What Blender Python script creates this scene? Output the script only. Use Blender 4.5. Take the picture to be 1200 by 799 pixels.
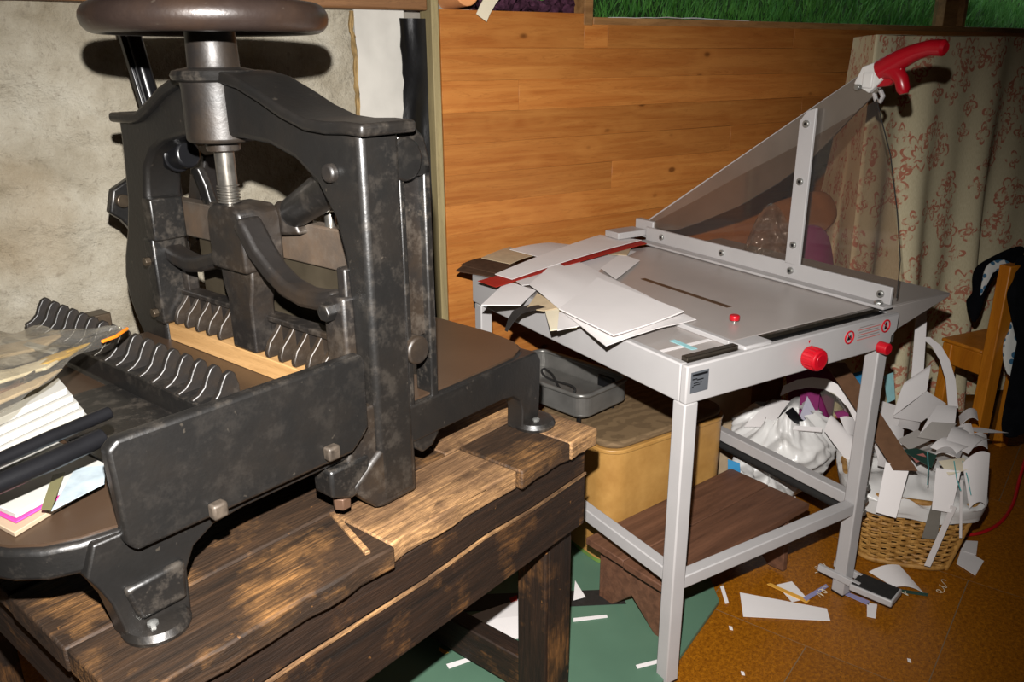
import bpy, bmesh, math, random
from mathutils import Vector, Matrix, noise

# ------------------------------------------------------------------ camera, world, flash, exposure
for o in list(bpy.data.objects):
    bpy.data.objects.remove(o, do_unlink=True)
SC = bpy.context.scene
COL = SC.collection
CAM_F, CAM_H, CAM_P, CAM_R, CAM_YAW = 960.7, 1.55, 0.33236, -0.00639, 0.5782
CPOS = Vector((0, 0, CAM_H))
FW = Vector((math.sin(CAM_YAW)*math.cos(CAM_P), math.cos(CAM_YAW)*math.cos(CAM_P), -math.sin(CAM_P)))
_r0 = Vector((math.cos(CAM_YAW), -math.sin(CAM_YAW), 0)); _u0 = _r0.cross(FW)
RT = _r0*math.cos(CAM_R) + _u0*math.sin(CAM_R)
UP = _u0*math.cos(CAM_R) - _r0*math.sin(CAM_R)
cam_data = bpy.data.cameras.new('camera'); cam = bpy.data.objects.new('camera', cam_data); COL.objects.link(cam)
cam_data.sensor_width = 36.0; cam_data.lens = 36.0*CAM_F/1200.0; cam_data.clip_start = 0.02
M = Matrix((( RT.x, UP.x, -FW.x), (RT.y, UP.y, -FW.y), (RT.z, UP.z, -FW.z))).to_4x4(); M.translation = CPOS
cam.matrix_world = M
SC.camera = cam

world = bpy.data.worlds.new('daylight'); SC.world = world; world.use_nodes = True
bg = world.node_tree.nodes['Background']; bg.inputs[0].default_value = (0.72, 0.82, 1.0, 1); bg.inputs[1].default_value = 1.3

fl = bpy.data.lights.new('camera_flash', 'SPOT'); fl.energy = 520; fl.color = (1.0, 0.972, 0.94)
fl.spot_size = math.radians(97); fl.spot_blend = 1.0; fl.shadow_soft_size = 0.012
flo = bpy.data.objects.new('camera_flash', fl); COL.objects.link(flo)
flo.location = CPOS + UP*0.185 - RT*0.02
_aim = (FW*CAM_F + RT*(475-600) - UP*(525-399.5)).normalized()
flo.rotation_euler = _aim.to_track_quat('-Z', 'Y').to_euler()

SC.view_settings.view_transform = 'Standard'; SC.view_settings.look = 'None'
SC.view_settings.gamma = 1.0; SC.view_settings.use_curve_mapping = False
SC.view_settings.exposure = 0.0

# ------------------------------------------------------------------ helpers
def at(x, y, z):
    d = FW*CAM_F + RT*(x-600) - UP*(y-399.5)
    return CPOS + d*((z-CAM_H)/d.z)
def atY(x, y, Y):
    d = FW*CAM_F + RT*(x-600) - UP*(y-399.5)
    return CPOS + d*(Y/d.y)
def atD(x, y, D):
    d = FW*CAM_F + RT*(x-600) - UP*(y-399.5)
    return CPOS + d*(D/CAM_F)
OFF = {}
def tag(o, label=None, cat=None, group=None, kind=None):
    if label: o['label'] = label
    if cat: o['category'] = cat
    if group: o['group'] = group
    if kind: o['kind'] = kind
    return o
def thing(name, label, cat, loc, rotz=0.0, off=(0, 0, 0), group=None):
    o = bpy.data.objects.new(name, None); COL.objects.link(o)
    o.empty_display_size = 0.05
    o.location = loc; o.rotation_euler = (0, 0, rotz)
    OFF[o] = Vector(off)
    return tag(o, label, cat, group)
class MB:
    def __init__(s): s.v = []; s.f = []; s.uv = None
    def add(s, vs, fs):
        n = len(s.v); s.v += [Vector(p) for p in vs]; s.f += [tuple(i+n for i in f) for f in fs]; return s
    def box(s, a, b, rz=0.0, piv=None):
        x0, y0, z0 = a; x1, y1, z1 = b
        vs = [Vector(p) for p in ((x0,y0,z0),(x1,y0,z0),(x1,y1,z0),(x0,y1,z0),(x0,y0,z1),(x1,y0,z1),(x1,y1,z1),(x0,y1,z1))]
        if rz:
            c = Vector(piv) if piv else Vector(((x0+x1)/2, (y0+y1)/2, 0)); R = Matrix.Rotation(rz, 3, 'Z')
            vs = [c + R@(p-c) for p in vs]
        return s.add(vs, [(3,2,1,0),(4,5,6,7),(0,1,5,4),(1,2,6,5),(2,3,7,6),(3,0,4,7)])
    def bar(s, p, q, w, t, upv=(0, 0, 1)):
        p = Vector(p); q = Vector(q); d = (q-p).normalized(); u = Vector(upv)
        x = d.cross(u)
        if x.length < 1e-4: x = d.cross(Vector((1, 0, 0)))
        x.normalize(); y = x.cross(d)
        vs = []
        for c in (p, q):
            for a, b in ((-1,-1),(1,-1),(1,1),(-1,1)): vs.append(c + x*(a*w/2) + y*(b*t/2))
        return s.add(vs, [(3,2,1,0),(4,5,6,7),(0,1,5,4),(1,2,6,5),(2,3,7,6),(3,0,4,7)])
    def prism(s, poly, axis, a, b):
        def mk(p, k):
            return {'x': (k, p[0], p[1]), 'y': (p[0], k, p[1]), 'z': (p[0], p[1], k)}[axis]
        n = len(poly)
        area = sum(poly[i][0]*poly[(i+1) % n][1]-poly[(i+1) % n][0]*poly[i][1] for i in range(n))
        if area < 0: poly = poly[::-1]
        if axis == 'y': a, b = b, a
        vs = [mk(p, a) for p in poly] + [mk(p, b) for p in poly]
        fs = [tuple(range(n-1, -1, -1)), tuple(range(n, 2*n))] + [(i, (i+1) % n, n+(i+1) % n, n+i) for i in range(n)]
        return s.add(vs, fs)
    def lathe(s, prof, c=(0, 0, 0), axis='z', n=24):
        c = Vector(c); vs = []; fs = []
        def mk(r, h, a):
            ca, sa = math.cos(a)*r, math.sin(a)*r
            return c + Vector({'z': (ca, sa, h), 'x': (h, ca, sa), 'y': (sa, h, ca)}[axis])
        m = len(prof)
        for (r, h) in prof:
            for i in range(n): vs.append(mk(max(r, 1e-5), h, 2*math.pi*i/n))
        for j in range(m-1):
            for i in range(n): fs.append((j*n+i, j*n+(i+1) % n, (j+1)*n+(i+1) % n, (j+1)*n+i))
        fs.append(tuple(range(n-1, -1, -1))); fs.append(tuple((m-1)*n+i for i in range(n)))
        return s.add(vs, fs)
    def cyl(s, p, q, r, n=16, r2=None):
        return s.tube([p, q], [r, r2 if r2 else r], n)
    def tube(s, path, r, n=8, closed=False):
        path = [Vector(p) for p in path]; m = len(path)
        rs = r if isinstance(r, (list, tuple)) else [r]*m
        vs = []; fs = []; prev = None
        for i in range(m):
            if closed: t = path[(i+1) % m]-path[i-1]
            else: t = path[min(i+1, m-1)]-path[max(i-1, 0)]
            if t.length < 1e-9: t = Vector((0, 0, 1))
            t.normalize()
            if prev is None:
                x = t.cross(Vector((0, 0, 1)))
                if x.length < 1e-3: x = t.cross(Vector((1, 0, 0)))
            else: x = prev - t*prev.dot(t)
            if x.length < 1e-6: x = t.orthogonal()
            x.normalize(); prev = x; y = t.cross(x)
            for k in range(n):
                a = 2*math.pi*k/n; vs.append(path[i]+(x*math.cos(a)+y*math.sin(a))*rs[i])
        for i in range(m if closed else m-1):
            j = (i+1) % m
            for k in range(n): fs.append((i*n+k, i*n+(k+1) % n, j*n+(k+1) % n, j*n+k))
        if not closed:
            fs.append(tuple(range(n-1, -1, -1))); fs.append(tuple((m-1)*n+k for k in range(n)))
        return s.add(vs, fs)
    def strap(s, path, w, t, side):
        path = [Vector(p) for p in path]; side = Vector(side).normalized(); m = len(path); vs = []; fs = []
        ws = w if isinstance(w, (list, tuple)) else [w]*m
        for i in range(m):
            d = (path[min(i+1, m-1)]-path[max(i-1, 0)]).normalized(); nn = d.cross(side).normalized()
            for a, b in ((-1,-1),(1,-1),(1,1),(-1,1)): vs.append(path[i]+side*(a*ws[i]/2)+nn*(b*t/2))
        for i in range(m-1):
            for k in range(4): fs.append((i*4+k, i*4+(k+1) % 4, (i+1)*4+(k+1) % 4, (i+1)*4+k))
        fs.append((3, 2, 1, 0)); fs.append(tuple((m-1)*4+k for k in range(4)))
        return s.add(vs, fs)
    def grid(s, fn, nu, nv, thick=0.0, uvfn=None):
        base = len(s.v)
        P = [[Vector(fn(i/nu, j/nv)) for i in range(nu+1)] for j in range(nv+1)]
        vs = [p for row in P for p in row]; W = nu+1
        fs = [(j*W+i, j*W+i+1, (j+1)*W+i+1, (j+1)*W+i) for j in range(nv) for i in range(nu)]
        if thick:
            N = []
            for j in range(nv+1):
                for i in range(nu+1):
                    a = P[j][min(i+1, nu)]-P[j][max(i-1, 0)]; b = P[min(j+1, nv)][i]-P[max(j-1, 0)][i]
                    c = a.cross(b); N.append(c.normalized() if c.length > 1e-12 else Vector((0, 0, 1)))
            k = len(vs); vs = vs + [vs[i]-N[i]*thick for i in range(k)]
            fs = fs + [tuple(q+k for q in reversed(f)) for f in fs]
            edge = [i for i in range(W)] + [j*W+nu for j in range(1, nv+1)] + [nv*W+i for i in range(nu-1, -1, -1)] + [j*W for j in range(nv-1, 0, -1)]
            for a, b in zip(edge, edge[1:]+edge[:1]): fs.append((b, a, a+k, b+k))
        if uvfn: s.uv = [uvfn(i/nu, j/nv) for j in range(nv+1) for i in range(nu+1)]*(2 if thick else 1)
        return s.add(vs, fs)
    def build(s, name, m, parent=None, bevel=0.0, smooth=40, seg=2, base=True, label=None, cat=None, group=None, kind=None):
        me = bpy.data.meshes.new(name)
        if parent is not None: o0 = OFF.get(parent, Vector((0, 0, 0)))
        else:
            n = len(s.v); o0 = Vector((sum(p.x for p in s.v)/n, sum(p.y for p in s.v)/n, min(p.z for p in s.v))) if base else Vector((0, 0, 0))
        me.from_pydata([p-o0 for p in s.v], [], s.f); me.update()
        if s.uv:
            l = me.uv_layers.new(name='UVMap')
            for lp in me.loops: l.data[lp.index].uv = s.uv[lp.vertex_index]
        me.materials.append(m)
        if smooth:
            me.shade_smooth(); me.set_sharp_from_angle(angle=math.radians(smooth))
        o = bpy.data.objects.new(name, me); COL.objects.link(o)
        if parent is not None:
            o.parent = parent; OFF[o] = o0
        else:
            o.location = o0; OFF[o] = o0
        if bevel:
            b = o.modifiers.new('bevel', 'BEVEL'); b.width = bevel; b.segments = seg; b.limit_method = 'ANGLE'; b.angle_limit = math.radians(35)
            b.harden_normals = False
        return tag(o, label, cat, group, kind)
def copy_to(o, parent, shift):
    c = o.copy(); COL.objects.link(c); c.parent = parent; c.location = o.location + Vector(shift); return c

# ------------------------------------------------------------------ materials
def lin(c):
    if isinstance(c, str): c = tuple(int(c[i:i+2], 16)/255 for i in (0, 2, 4))
    return tuple((x/12.92 if x <= 0.04045 else ((x+0.055)/1.055)**2.4) for x in c) + (1.0,)
class NT:
    def __init__(s, name):
        s.m = bpy.data.materials.new(name); s.m.use_nodes = True; s.t = s.m.node_tree; s.n = s.t.nodes; s.l = s.t.links
        s.b = s.n['Principled BSDF']; s._tc = None
    def new(s, t, **k):
        n = s.n.new(t)
        for a, v in k.items(): setattr(n, a, v)
        return n
    def tc(s, out='Object'):
        if not s._tc: s._tc = s.new('ShaderNodeTexCoord')
        return s._tc.outputs[out]
    def put(s, sock, v):
        if hasattr(v, 'is_linked') or hasattr(v, 'links'): s.l.new(v, sock)
        else: sock.default_value = v
    def mapping(s, scale=(1, 1, 1), rot=(0, 0, 0), loc=(0, 0, 0), src=None):
        n = s.new('ShaderNodeMapping'); s.l.new(src if src else s.tc(), n.inputs[0])
        n.inputs['Scale'].default_value = scale; n.inputs['Rotation'].default_value = rot; s.put(n.inputs['Location'], loc); return n.outputs[0]
    def noise(s, vec=None, scale=5.0, detail=4.0, rough=0.55, dist=0.0):
        n = s.new('ShaderNodeTexNoise'); s.l.new(vec if vec else s.tc(), n.inputs['Vector'])
        n.inputs['Scale'].default_value = scale; n.inputs['Detail'].default_value = detail; n.inputs['Roughness'].default_value = rough; n.inputs['Distortion'].default_value = dist
        return n.outputs[0]
    def ramp(s, fac, stops, interp='LINEAR'):
        n = s.new('ShaderNodeValToRGB'); s.l.new(fac, n.inputs[0]); e = n.color_ramp.elements; n.color_ramp.interpolation = interp
        while len(e) < len(stops): e.new(0.5)
        for el, (p, c) in zip(e, stops):
            el.position = p; el.color = c if len(c) == 4 else tuple(c)+(1,)
        return n.outputs[0]
    def mix(s, fac, a, b, mode='MIX'):
        n = s.new('ShaderNodeMix', data_type='RGBA', blend_type=mode)
        s.put(n.inputs[0], fac); s.put(n.inputs[6], a); s.put(n.inputs[7], b); return n.outputs[2]
    def math(s, op, a, b=None, c=None):
        n = s.new('ShaderNodeMath', operation=op); s.put(n.inputs[0], a)
        if b is not None: s.put(n.inputs[1], b)
        if c is not None: s.put(n.inputs[2], c)
        return n.outputs[0]
    def bump(s, h, strength=0.3, dist=0.002):
        n = s.new('ShaderNodeBump'); n.inputs['Strength'].default_value = strength; n.inputs['Distance'].default_value = dist
        s.l.new(h, n.inputs['Height']); s.l.new(n.outputs[0], s.b.inputs['Normal']); return n
    def out(s, color=None, rough=None, metal=None, spec=None):
        if color is not None: s.put(s.b.inputs['Base Color'], color)
        if rough is not None: s.put(s.b.inputs['Roughness'], rough)
        if metal is not None: s.put(s.b.inputs['Metallic'], metal)
        if spec is not None: s.put(s.b.inputs['Specular IOR Level'], spec)
        return s.m
    def rnd(s): return s.new('ShaderNodeObjectInfo').outputs['Random']
def plain(name, c, rough=0.6, metal=0.0, spec=0.5, var=0.06, scale=14.0, bump=0.0):
    t = NT(name); col = lin(c)
    n = t.noise(scale=scale, detail=3)
    dk = tuple(x*(1-var*2.2) for x in col[:3])+(1,); lt = tuple(min(1, x*(1+var)) for x in col[:3])+(1,)
    if bump: t.bump(t.noise(scale=scale*6, detail=4), bump, 0.002)
    return t.out(t.ramp(n, [(0.3, dk), (0.7, lt)]), rough, metal, spec)
def iron_mat(name, base='161514', dust='33281c', amt=0.25, rough=0.37):
    t = NT(name)
    n1 = t.noise(scale=6, detail=7, rough=0.6); n2 = t.noise(scale=120, detail=3); n3 = t.noise(scale=28, detail=5, rough=0.7)
    c = t.mix(t.ramp(n3, [(0.3, (0, 0, 0)), (0.9, (1, 1, 1))]), lin(base), tuple(x*1.4 for x in lin(base)[:3])+(1,))
    f = t.math('MULTIPLY', t.ramp(n1, [(0.45, (0, 0, 0)), (0.85, (1, 1, 1))]), amt)
    c = t.mix(f, c, lin(dust))
    sp = t.ramp(t.noise(scale=60, detail=2), [(0.71, (0, 0, 0)), (0.76, (1, 1, 1))])
    c = t.mix(t.math('MULTIPLY', sp, 0.3), c, lin('5a5248'))
    g = t.new('ShaderNodeNewGeometry')
    edge = t.ramp(g.outputs['Pointiness'], [(0.53, (0, 0, 0)), (0.62, (1, 1, 1))])
    wear = t.math('MULTIPLY', edge, t.ramp(n3, [(0.5, (0, 0, 0)), (0.65, (0.7, 0.7, 0.7))]))
    c = t.mix(wear, c, lin('5f574e'))
    t.bump(n2, 0.35, 0.0012)
    return t.out(c, t.math('ADD', rough-0.06, t.math('MULTIPLY', n1, 0.14)), 0.15, 0.75)
IRON = iron_mat('cast_iron_black')
IRON_D = iron_mat('cast_iron_dusty', '1b1816', '4a361d', 0.5, 0.44)
IRON_B = plain('oiled_brown_iron', '3f3024', 0.36, 0.1, 0.55, 0.1, 5, 0.1)
WHEEL = iron_mat('handwheel_iron', '2a211d', '44301f', 0.6, 0.33)
STEEL = plain('worn_steel', '8d8880', 0.3, 0.85, 0.5, 0.2, 40)
STEEL_D = plain('dark_steel', '54493c', 0.35, 0.6, 0.5, 0.2, 25)
STEEL_T = plain('steel_bar', '5a5248', 0.25, 0.85, 0.5, 0.1, 40)
CHROME = plain('zinc_screw', 'a8a8a4', 0.3, 0.8, 0.5, 0.1, 60)
BLACKP = plain('black_paint', '121214', 0.3, 0.0, 0.5, 0.1)
RUBBER = plain('black_rubber', '1f1e1d', 0.8, 0, 0.3, 0.1, 60, 0.2)
GREYW = plain('pale_grey_powder_coat', 'a4a1a0', 0.42, 0, 0.4, 0.03, 6, 0.04)
GREYT = plain('grey_table_steel', 'aca49f', 0.33, 0.25, 0.5, 0.04, 5)
GREYWG = plain('grey_wing_sheet', '98918c', 0.45, 0.1, 0.5, 0.04, 5)
REDP = plain('red_plastic', 'b00f1e', 0.35, 0, 0.5, 0.04)
DRED = plain('dark_red_handle', 'a30c1c', 0.3, 0, 0.5, 0.04)
BRONZE = plain('bronze_strip', '5b4026', 0.4, 0.5, 0.5, 0.08)
PAPER = plain('white_paper', 'd9d4d2', 0.75, 0, 0.25, 0.015, 8)
PAPER2 = plain('pale_grey_paper', 'cbc6c4', 0.75, 0, 0.25, 0.02, 8)
PAPERG = plain('grey_board', 'a8a29c', 0.8, 0, 0.2, 0.03, 8)
CREAM = plain('cream_paper', 'd8cdb4', 0.8, 0, 0.2, 0.03, 8)
BEIGE = plain('beige_cloth', 'b9a587', 0.85, 0, 0.2, 0.06, 30, 0.2)
BROWNF = plain('brown_felt', '4a3629', 0.9, 0, 0.1, 0.12, 40, 0.3)
REDC = plain('red_card', '9c2419', 0.75, 0, 0.2, 0.06, 40)
BLKC = plain('black_leather', '24211f', 0.6, 0, 0.4, 0.08, 60, 0.2)
PINK = plain('pink_card', 'b53078', 0.6)
PAPERN = plain('ivory_card', '9f9d97', 0.7, 0, 0.25, 0.03, 20)
TANP = plain('tan_page_edge', '94806a', 0.8)
CYAN = plain('pale_cyan_paper', '8fc0c4', 0.7)
LAV = plain('lavender_ribbon', '8683a6', 0.7)
YEL = plain('yellow_strip', 'd0993a', 0.7)
TEAL = plain('dark_teal_card', '1f4036', 0.7)
PURP = plain('magenta_print', '7a1f5a', 0.5)
BLUEP = plain('blue_print', '2f7fae', 0.5)
KRAFT = plain('brown_hardboard', '6a4c36', 0.7, 0, 0.3, 0.1, 30, 0.1)
CARD = plain('pale_cardboard', 'c3ab8c', 0.8, 0, 0.2, 0.06, 20)
MAT_Y = plain('yellow_label', 'c9a23c', 0.7)
def wood_mat(name, dark, light, axis=0, stretch=14.0, scale=3.0, rough=0.5, knots=True, rnd=0.25, spec=0.4, bump=0.15):
    t = NT(name)
    sc = [stretch, stretch, stretch]; sc[axis] = 1.0
    r = t.rnd(); cv = t.new('ShaderNodeCombineXYZ'); 
    for i in range(3): t.l.new(t.math('MULTIPLY', r, (37.0, 91.0, 53.0)[i]), cv.inputs[i])
    vec = t.mapping(sc, loc=cv.outputs[0])
    n1 = t.noise(vec, scale, 5, 0.6, 0.6); n2 = t.noise(vec, scale*6, 3, 0.6)
    c = t.ramp(n1, [(0.28, lin(dark)), (0.72, lin(light))])
    c = t.mix(t.math('MULTIPLY', t.ramp(n2, [(0.5, (0, 0, 0)), (0.75, (1, 1, 1))]), 0.22), c, lin(dark))
    rg = t.ramp(t.math('FRACT', t.math('MULTIPLY', n1, 11.0)), [(0.0, (0.32, 0.32, 0.32)), (0.16, (0, 0, 0)), (0.9, (0, 0, 0)), (1.0, (0.32, 0.32, 0.32))]); c = t.mix(rg, c, tuple(x*0.5 for x in lin(dark)[:3])+(1,))
    if knots:
        sk = [9.0, 9.0, 9.0]; sk[axis] = 5.0
        v = t.new('ShaderNodeTexVoronoi'); t.l.new(t.mapping(sk, loc=cv.outputs[0]), v.inputs['Vector']); v.inputs['Scale'].default_value = 1.0
        d = v.outputs['Distance']
        k = t.ramp(d, [(0.06, (1, 1, 1)), (0.12, (0, 0, 0))]); c = t.mix(t.ramp(d, [(0.05, (0, 0, 0)), (0.25, (0.35, 0.35, 0.35)), (0.4, (0, 0, 0))]), c, lin(light)); c = t.mix(t.math('MULTIPLY', k, 0.85), c, tuple(x*0.35 for x in lin(dark)[:3])+(1,))
    hs = t.new('ShaderNodeHueSaturation'); t.l.new(c, hs.inputs['Color']); t.l.new(t.math('ADD', 1.0-rnd/2, t.math('MULTIPLY', r, rnd)), hs.inputs['Value'])
    t.bump(n1, bump, 0.002)
    return t.out(hs.outputs[0], rough, 0, spec)
PINE = wood_mat('varnished_pine', '9a5824', 'b87a3c', 0, 16, 2.2, 0.42, True, 0.36)
PINE_S = wood_mat('window_frame_pine', '74502c', 'a87c4c', 0, 10, 3, 0.6, False, 0.2)
BEAM = wood_mat('brown_beam', '5b3a20', '8d6540', 0, 14, 3, 0.6, True, 0.2)
STRIPW = wood_mat('pale_beech_strip', '9c7648', 'bd9564', 1, 16, 3, 0.55, False, 0.1)
CHAIRW = wood_mat('orange_chair_wood', 'a35f12', 'c27a1e', 2, 12, 2, 0.4, False, 0.1)
STEPW = wood_mat('brown_step_wood', '4a3022', '6d4a36', 0, 14, 3, 0.6, False, 0.2)
BATT = wood_mat('grey_batten', '776a4b', '94865f', 2, 12, 3, 0.7, False, 0.1)
def bench_mat(name, axis, dark='100a06', mid='2c1c11', lt='7a522a', thr=0.60):
    t = NT(name)
    sc = [16.0, 16.0, 16.0]; sc[axis] = 1.3
    r = t.rnd(); cv = t.new('ShaderNodeCombineXYZ')
    for i in range(3): t.l.new(t.math('MULTIPLY', r, (31.0, 71.0, 53.0)[i]), cv.inputs[i])
    vec = t.mapping(sc, loc=cv.outputs[0]); big = t.mapping((1, 1, 1), loc=cv.outputs[0])
    n1 = t.noise(vec, 2.2, 6, 0.65, 0.8); n2 = t.noise(big, 6.5, 6, 0.65); n3 = t.noise(vec, 7, 4, 0.7)
    c = t.ramp(n1, [(0.3, lin(dark)), (0.65, lin(mid))])
    f = t.math('MULTIPLY', t.ramp(n2, [(thr-0.07, (0, 0, 0)), (thr+0.1, (1, 1, 1))]), t.ramp(n3, [(0.38, (0.15, 0.15, 0.15)), (0.62, (1, 1, 1))]))
    c = t.mix(f, c, lin(lt))
    sc2 = t.ramp(t.noise(t.mapping((30, 30, 30), loc=cv.outputs[0]), 1.6, 3), [(0.72, (0, 0, 0)), (0.76, (1, 1, 1))])
    c = t.mix(t.math('MULTIPLY', sc2, 0.6), c, lin('9a6a38'))
    st = t.ramp(t.noise(t.mapping(tuple(x*2.2 for x in sc), loc=cv.outputs[0]), 5, 4, 0.7), [(0.42, (1, 1, 1)), (0.6, (0, 0, 0))])
    c = t.mix(t.math('MULTIPLY', st, 0.5), c, lin(dark))
    t.bump(t.math('ADD', n1, n3), 0.7, 0.004)
    return t.out(c, 0.62, 0, 0.35)
BENCH_U = bench_mat('old_bench_wood', 0)
BENCH_T = bench_mat('old_bench_top_wood', 0, '17100a', '3c2a1b', '8a6238', 0.58)
BENCH_L = bench_mat('worn_pale_bench_wood', 0, '3a291b', '7a5c40', 'b48a5c', 0.50)
BENCH_V = bench_mat('old_bench_cross_wood', 1)
BENCH_Z = bench_mat('old_bench_leg_wood', 2)
def stone_mat():
    t = NT('rough_stone_render')
    n1 = t.noise(scale=4.5, detail=9, rough=0.65); n2 = t.noise(scale=45, detail=5, rough=0.7); n3 = t.noise(scale=1.3, detail=3)
    c = t.ramp(n1, [(0.3, lin('857b67')), (0.52, lin('a59d8c')), (0.7, lin('b9b3a4'))])
    c = t.mix(t.math('MULTIPLY', t.ramp(n2, [(0.56, (0, 0, 0)), (0.7, (1, 1, 1))]), 0.55), c, lin('756c5d'))
    c = t.mix(t.ramp(n3, [(0.6, (0, 0, 0)), (0.75, (0.4, 0.4, 0.4))]), c, lin('a58f70'))
    t.bump(t.math('ADD', t.noise(scale=22, detail=7, rough=0.7), t.math('MULTIPLY', n2, 0.5)), 0.9, 0.02)
    return t.out(c, 0.92, 0, 0.15)
STONE = stone_mat()
PLAST = plain('pale_plaster', 'b9b5ad', 0.9, 0, 0.15, 0.06, 6, 0.3)
GLUE = plain('yellow_foam', '9c8258', 0.9, 0, 0.1, 0.2, 30, 0.5)
MEMB = plain('black_membrane', '0e0e0f', 0.35, 0, 0.5, 0.2, 10, 0.4)
WALLP = plain('grey_wall_paint', '8b857b', 0.9, 0, 0.1)
def cork_mat():
    t = NT('varnished_cork')
    r = t.rnd()
    n1 = t.noise(scale=260, detail=4, rough=0.7); n2 = t.noise(scale=90, detail=4, rough=0.7); n3 = t.noise(scale=3, detail=3)
    c = t.ramp(n2, [(0.32, lin('6a3a06')), (0.5, lin('8a520a')), (0.68, lin('a66812'))])
    c = t.mix(t.ramp(n1, [(0.36, (0.9, 0.9, 0.9)), (0.46, (0, 0, 0))]), c, lin('331a04'))
    c = t.mix(t.math('MULTIPLY', n3, 0.3), c, lin('653d08'))
    hs = t.new('ShaderNodeHueSaturation'); t.l.new(c, hs.inputs['Color']); t.l.new(t.math('ADD', 0.92, t.math('MULTIPLY', r, 0.16)), hs.inputs['Value'])
    return t.out(hs.outputs[0], 0.38, 0, 0.45)
CORK = cork_mat()
GREENB = plain('green_painted_board', '4f6c59', 0.45, 0, 0.4, 0.05, 5)
def floral_mat():
    t = NT('cream_cloth_red_flower_print')
    uv = t.tc('UV')
    nz = t.new('ShaderNodeTexNoise'); t.l.new(uv, nz.inputs['Vector']); nz.inputs['Scale'].default_value = 9; nz.inputs['Detail'].default_value = 3
    ad = t.new('ShaderNodeVectorMath', operation='MULTIPLY_ADD'); t.l.new(nz.outputs['Color'], ad.inputs[0]); ad.inputs[1].default_value = (0.06, 0.06, 0); t.l.new(uv, ad.inputs[2])
    def flowers(scale, rnd, k, r0, amp, wid):
        sc = t.new('ShaderNodeVectorMath', operation='SCALE'); t.l.new(ad.outputs[0], sc.inputs[0]); sc.inputs['Scale'].default_value = scale
        v = t.new('ShaderNodeTexVoronoi', voronoi_dimensions='2D'); t.l.new(sc.outputs[0], v.inputs['Vector']); v.inputs['Scale'].default_value = 1; v.inputs['Randomness'].default_value = rnd
        sb = t.new('ShaderNodeVectorMath', operation='SUBTRACT'); t.l.new(sc.outputs[0], sb.inputs[0]); t.l.new(v.outputs['Position'], sb.inputs[1])
        sp = t.new('ShaderNodeSeparateXYZ'); t.l.new(sb.outputs[0], sp.inputs[0])
        a = t.math('ARCTAN2', sp.outputs[1], sp.outputs[0]); d = v.outputs['Distance']
        pet = t.math('ADD', r0, t.math('MULTIPLY', t.math('ABSOLUTE', t.math('COSINE', t.math('MULTIPLY', a, k/2))), amp))
        ring = t.math('LESS_THAN', t.math('ABSOLUTE', t.math('SUBTRACT', d, pet)), wid)
        inner = t.math('LESS_THAN', t.math('ABSOLUTE', t.math('SUBTRACT', d, t.math('MULTIPLY', pet, 0.45))), wid*0.8)
        return t.math('MAXIMUM', ring, inner)
    m = t.math('MAXIMUM', flowers(4.2, 0.8, 6, 0.17, 0.12, 0.026), flowers(8.5, 1.0, 4, 0.12, 0.2, 0.05))
    brk = t.ramp(t.noise(uv, 26, 4), [(0.42, (0, 0, 0)), (0.52, (1, 1, 1))])
    m = t.math('MULTIPLY', m, brk)
    weave = t.noise(t.mapping((6, 1, 1), src=uv), 60, 3)
    c = t.mix(t.math('MULTIPLY', m, 0.72), t.ramp(weave, [(0.3, lin('cfc29c')), (0.7, lin('e0d5b4'))]), lin('b8442f'))
    t.bump(t.noise(uv, 400, 2), 0.15, 0.001)
    return t.out(c, 0.9, 0, 0.1)
FLORAL = floral_mat()
def blue_print():
    t = NT('white_cloth_blue_print'); v = t.new('ShaderNodeTexVoronoi'); t.l.new(t.tc(), v.inputs['Vector']); v.inputs['Scale'].default_value = 38
    return t.out(t.ramp(v.outputs['Distance'], [(0.42, lin('38607c')), (0.5, lin('c9c9c4'))], 'LINEAR'), 0.9, 0, 0.1)
BLUEC = blue_print()
BLKCLOTH = plain('black_cloth', '0b0c10', 0.95, 0, 0.1, 0.2, 30, 0.3)
def clear_mat(name, tint, gloss=0.06, haze=0.0, hazec=(0.8, 0.8, 0.8, 1), rough=0.05, bump=0.0):
    t = NT(name); t.n.remove(t.b)
    tr = t.new('ShaderNodeBsdfTransparent'); tr.inputs[0].default_value = lin(tint)
    gl = t.new('ShaderNodeBsdfGlossy'); gl.inputs['Roughness'].default_value = rough
    lw = t.new('ShaderNodeLayerWeight'); lw.inputs['Blend'].default_value = 0.5
    if bump:
        b = t.new('ShaderNodeBump'); b.inputs['Strength'].default_value = bump; b.inputs['Distance'].default_value = 0.01; t.l.new(t.noise(scale=18, detail=4), b.inputs['Height'])
        t.l.new(b.outputs[0], gl.inputs['Normal'])
    first = tr.outputs[0]
    if haze:
        df = t.new('ShaderNodeBsdfDiffuse'); df.inputs[0].default_value = hazec
        mx = t.new('ShaderNodeMixShader'); mx.inputs[0].default_value = haze; t.l.new(first, mx.inputs[1]); t.l.new(df.outputs[0], mx.inputs[2]); first = mx.outputs[0]
    m2 = t.new('ShaderNodeMixShader'); t.l.new(t.math('MULTIPLY_ADD', t.math('POWER', lw.outputs['Facing'], 4.0), 0.6, gloss), m2.inputs[0]); t.l.new(first, m2.inputs[1]); t.l.new(gl.outputs[0], m2.inputs[2])
    t.l.new(m2.outputs[0], t.n['Material Output'].inputs[0]); return t.m
PLEXI = clear_mat('clear_guard_plexiglass', 'efe9e4', 0.02, 0.025, (0.5, 0.48, 0.46, 1))
GLASS = clear_mat('window_glass', 'e8efe8', 0.01)
BAGC = clear_mat('clear_bag_plastic', 'f4f2ec', 0.09, 0.06, (0.6, 0.58, 0.54, 1), 0.14, 0.8)
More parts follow.
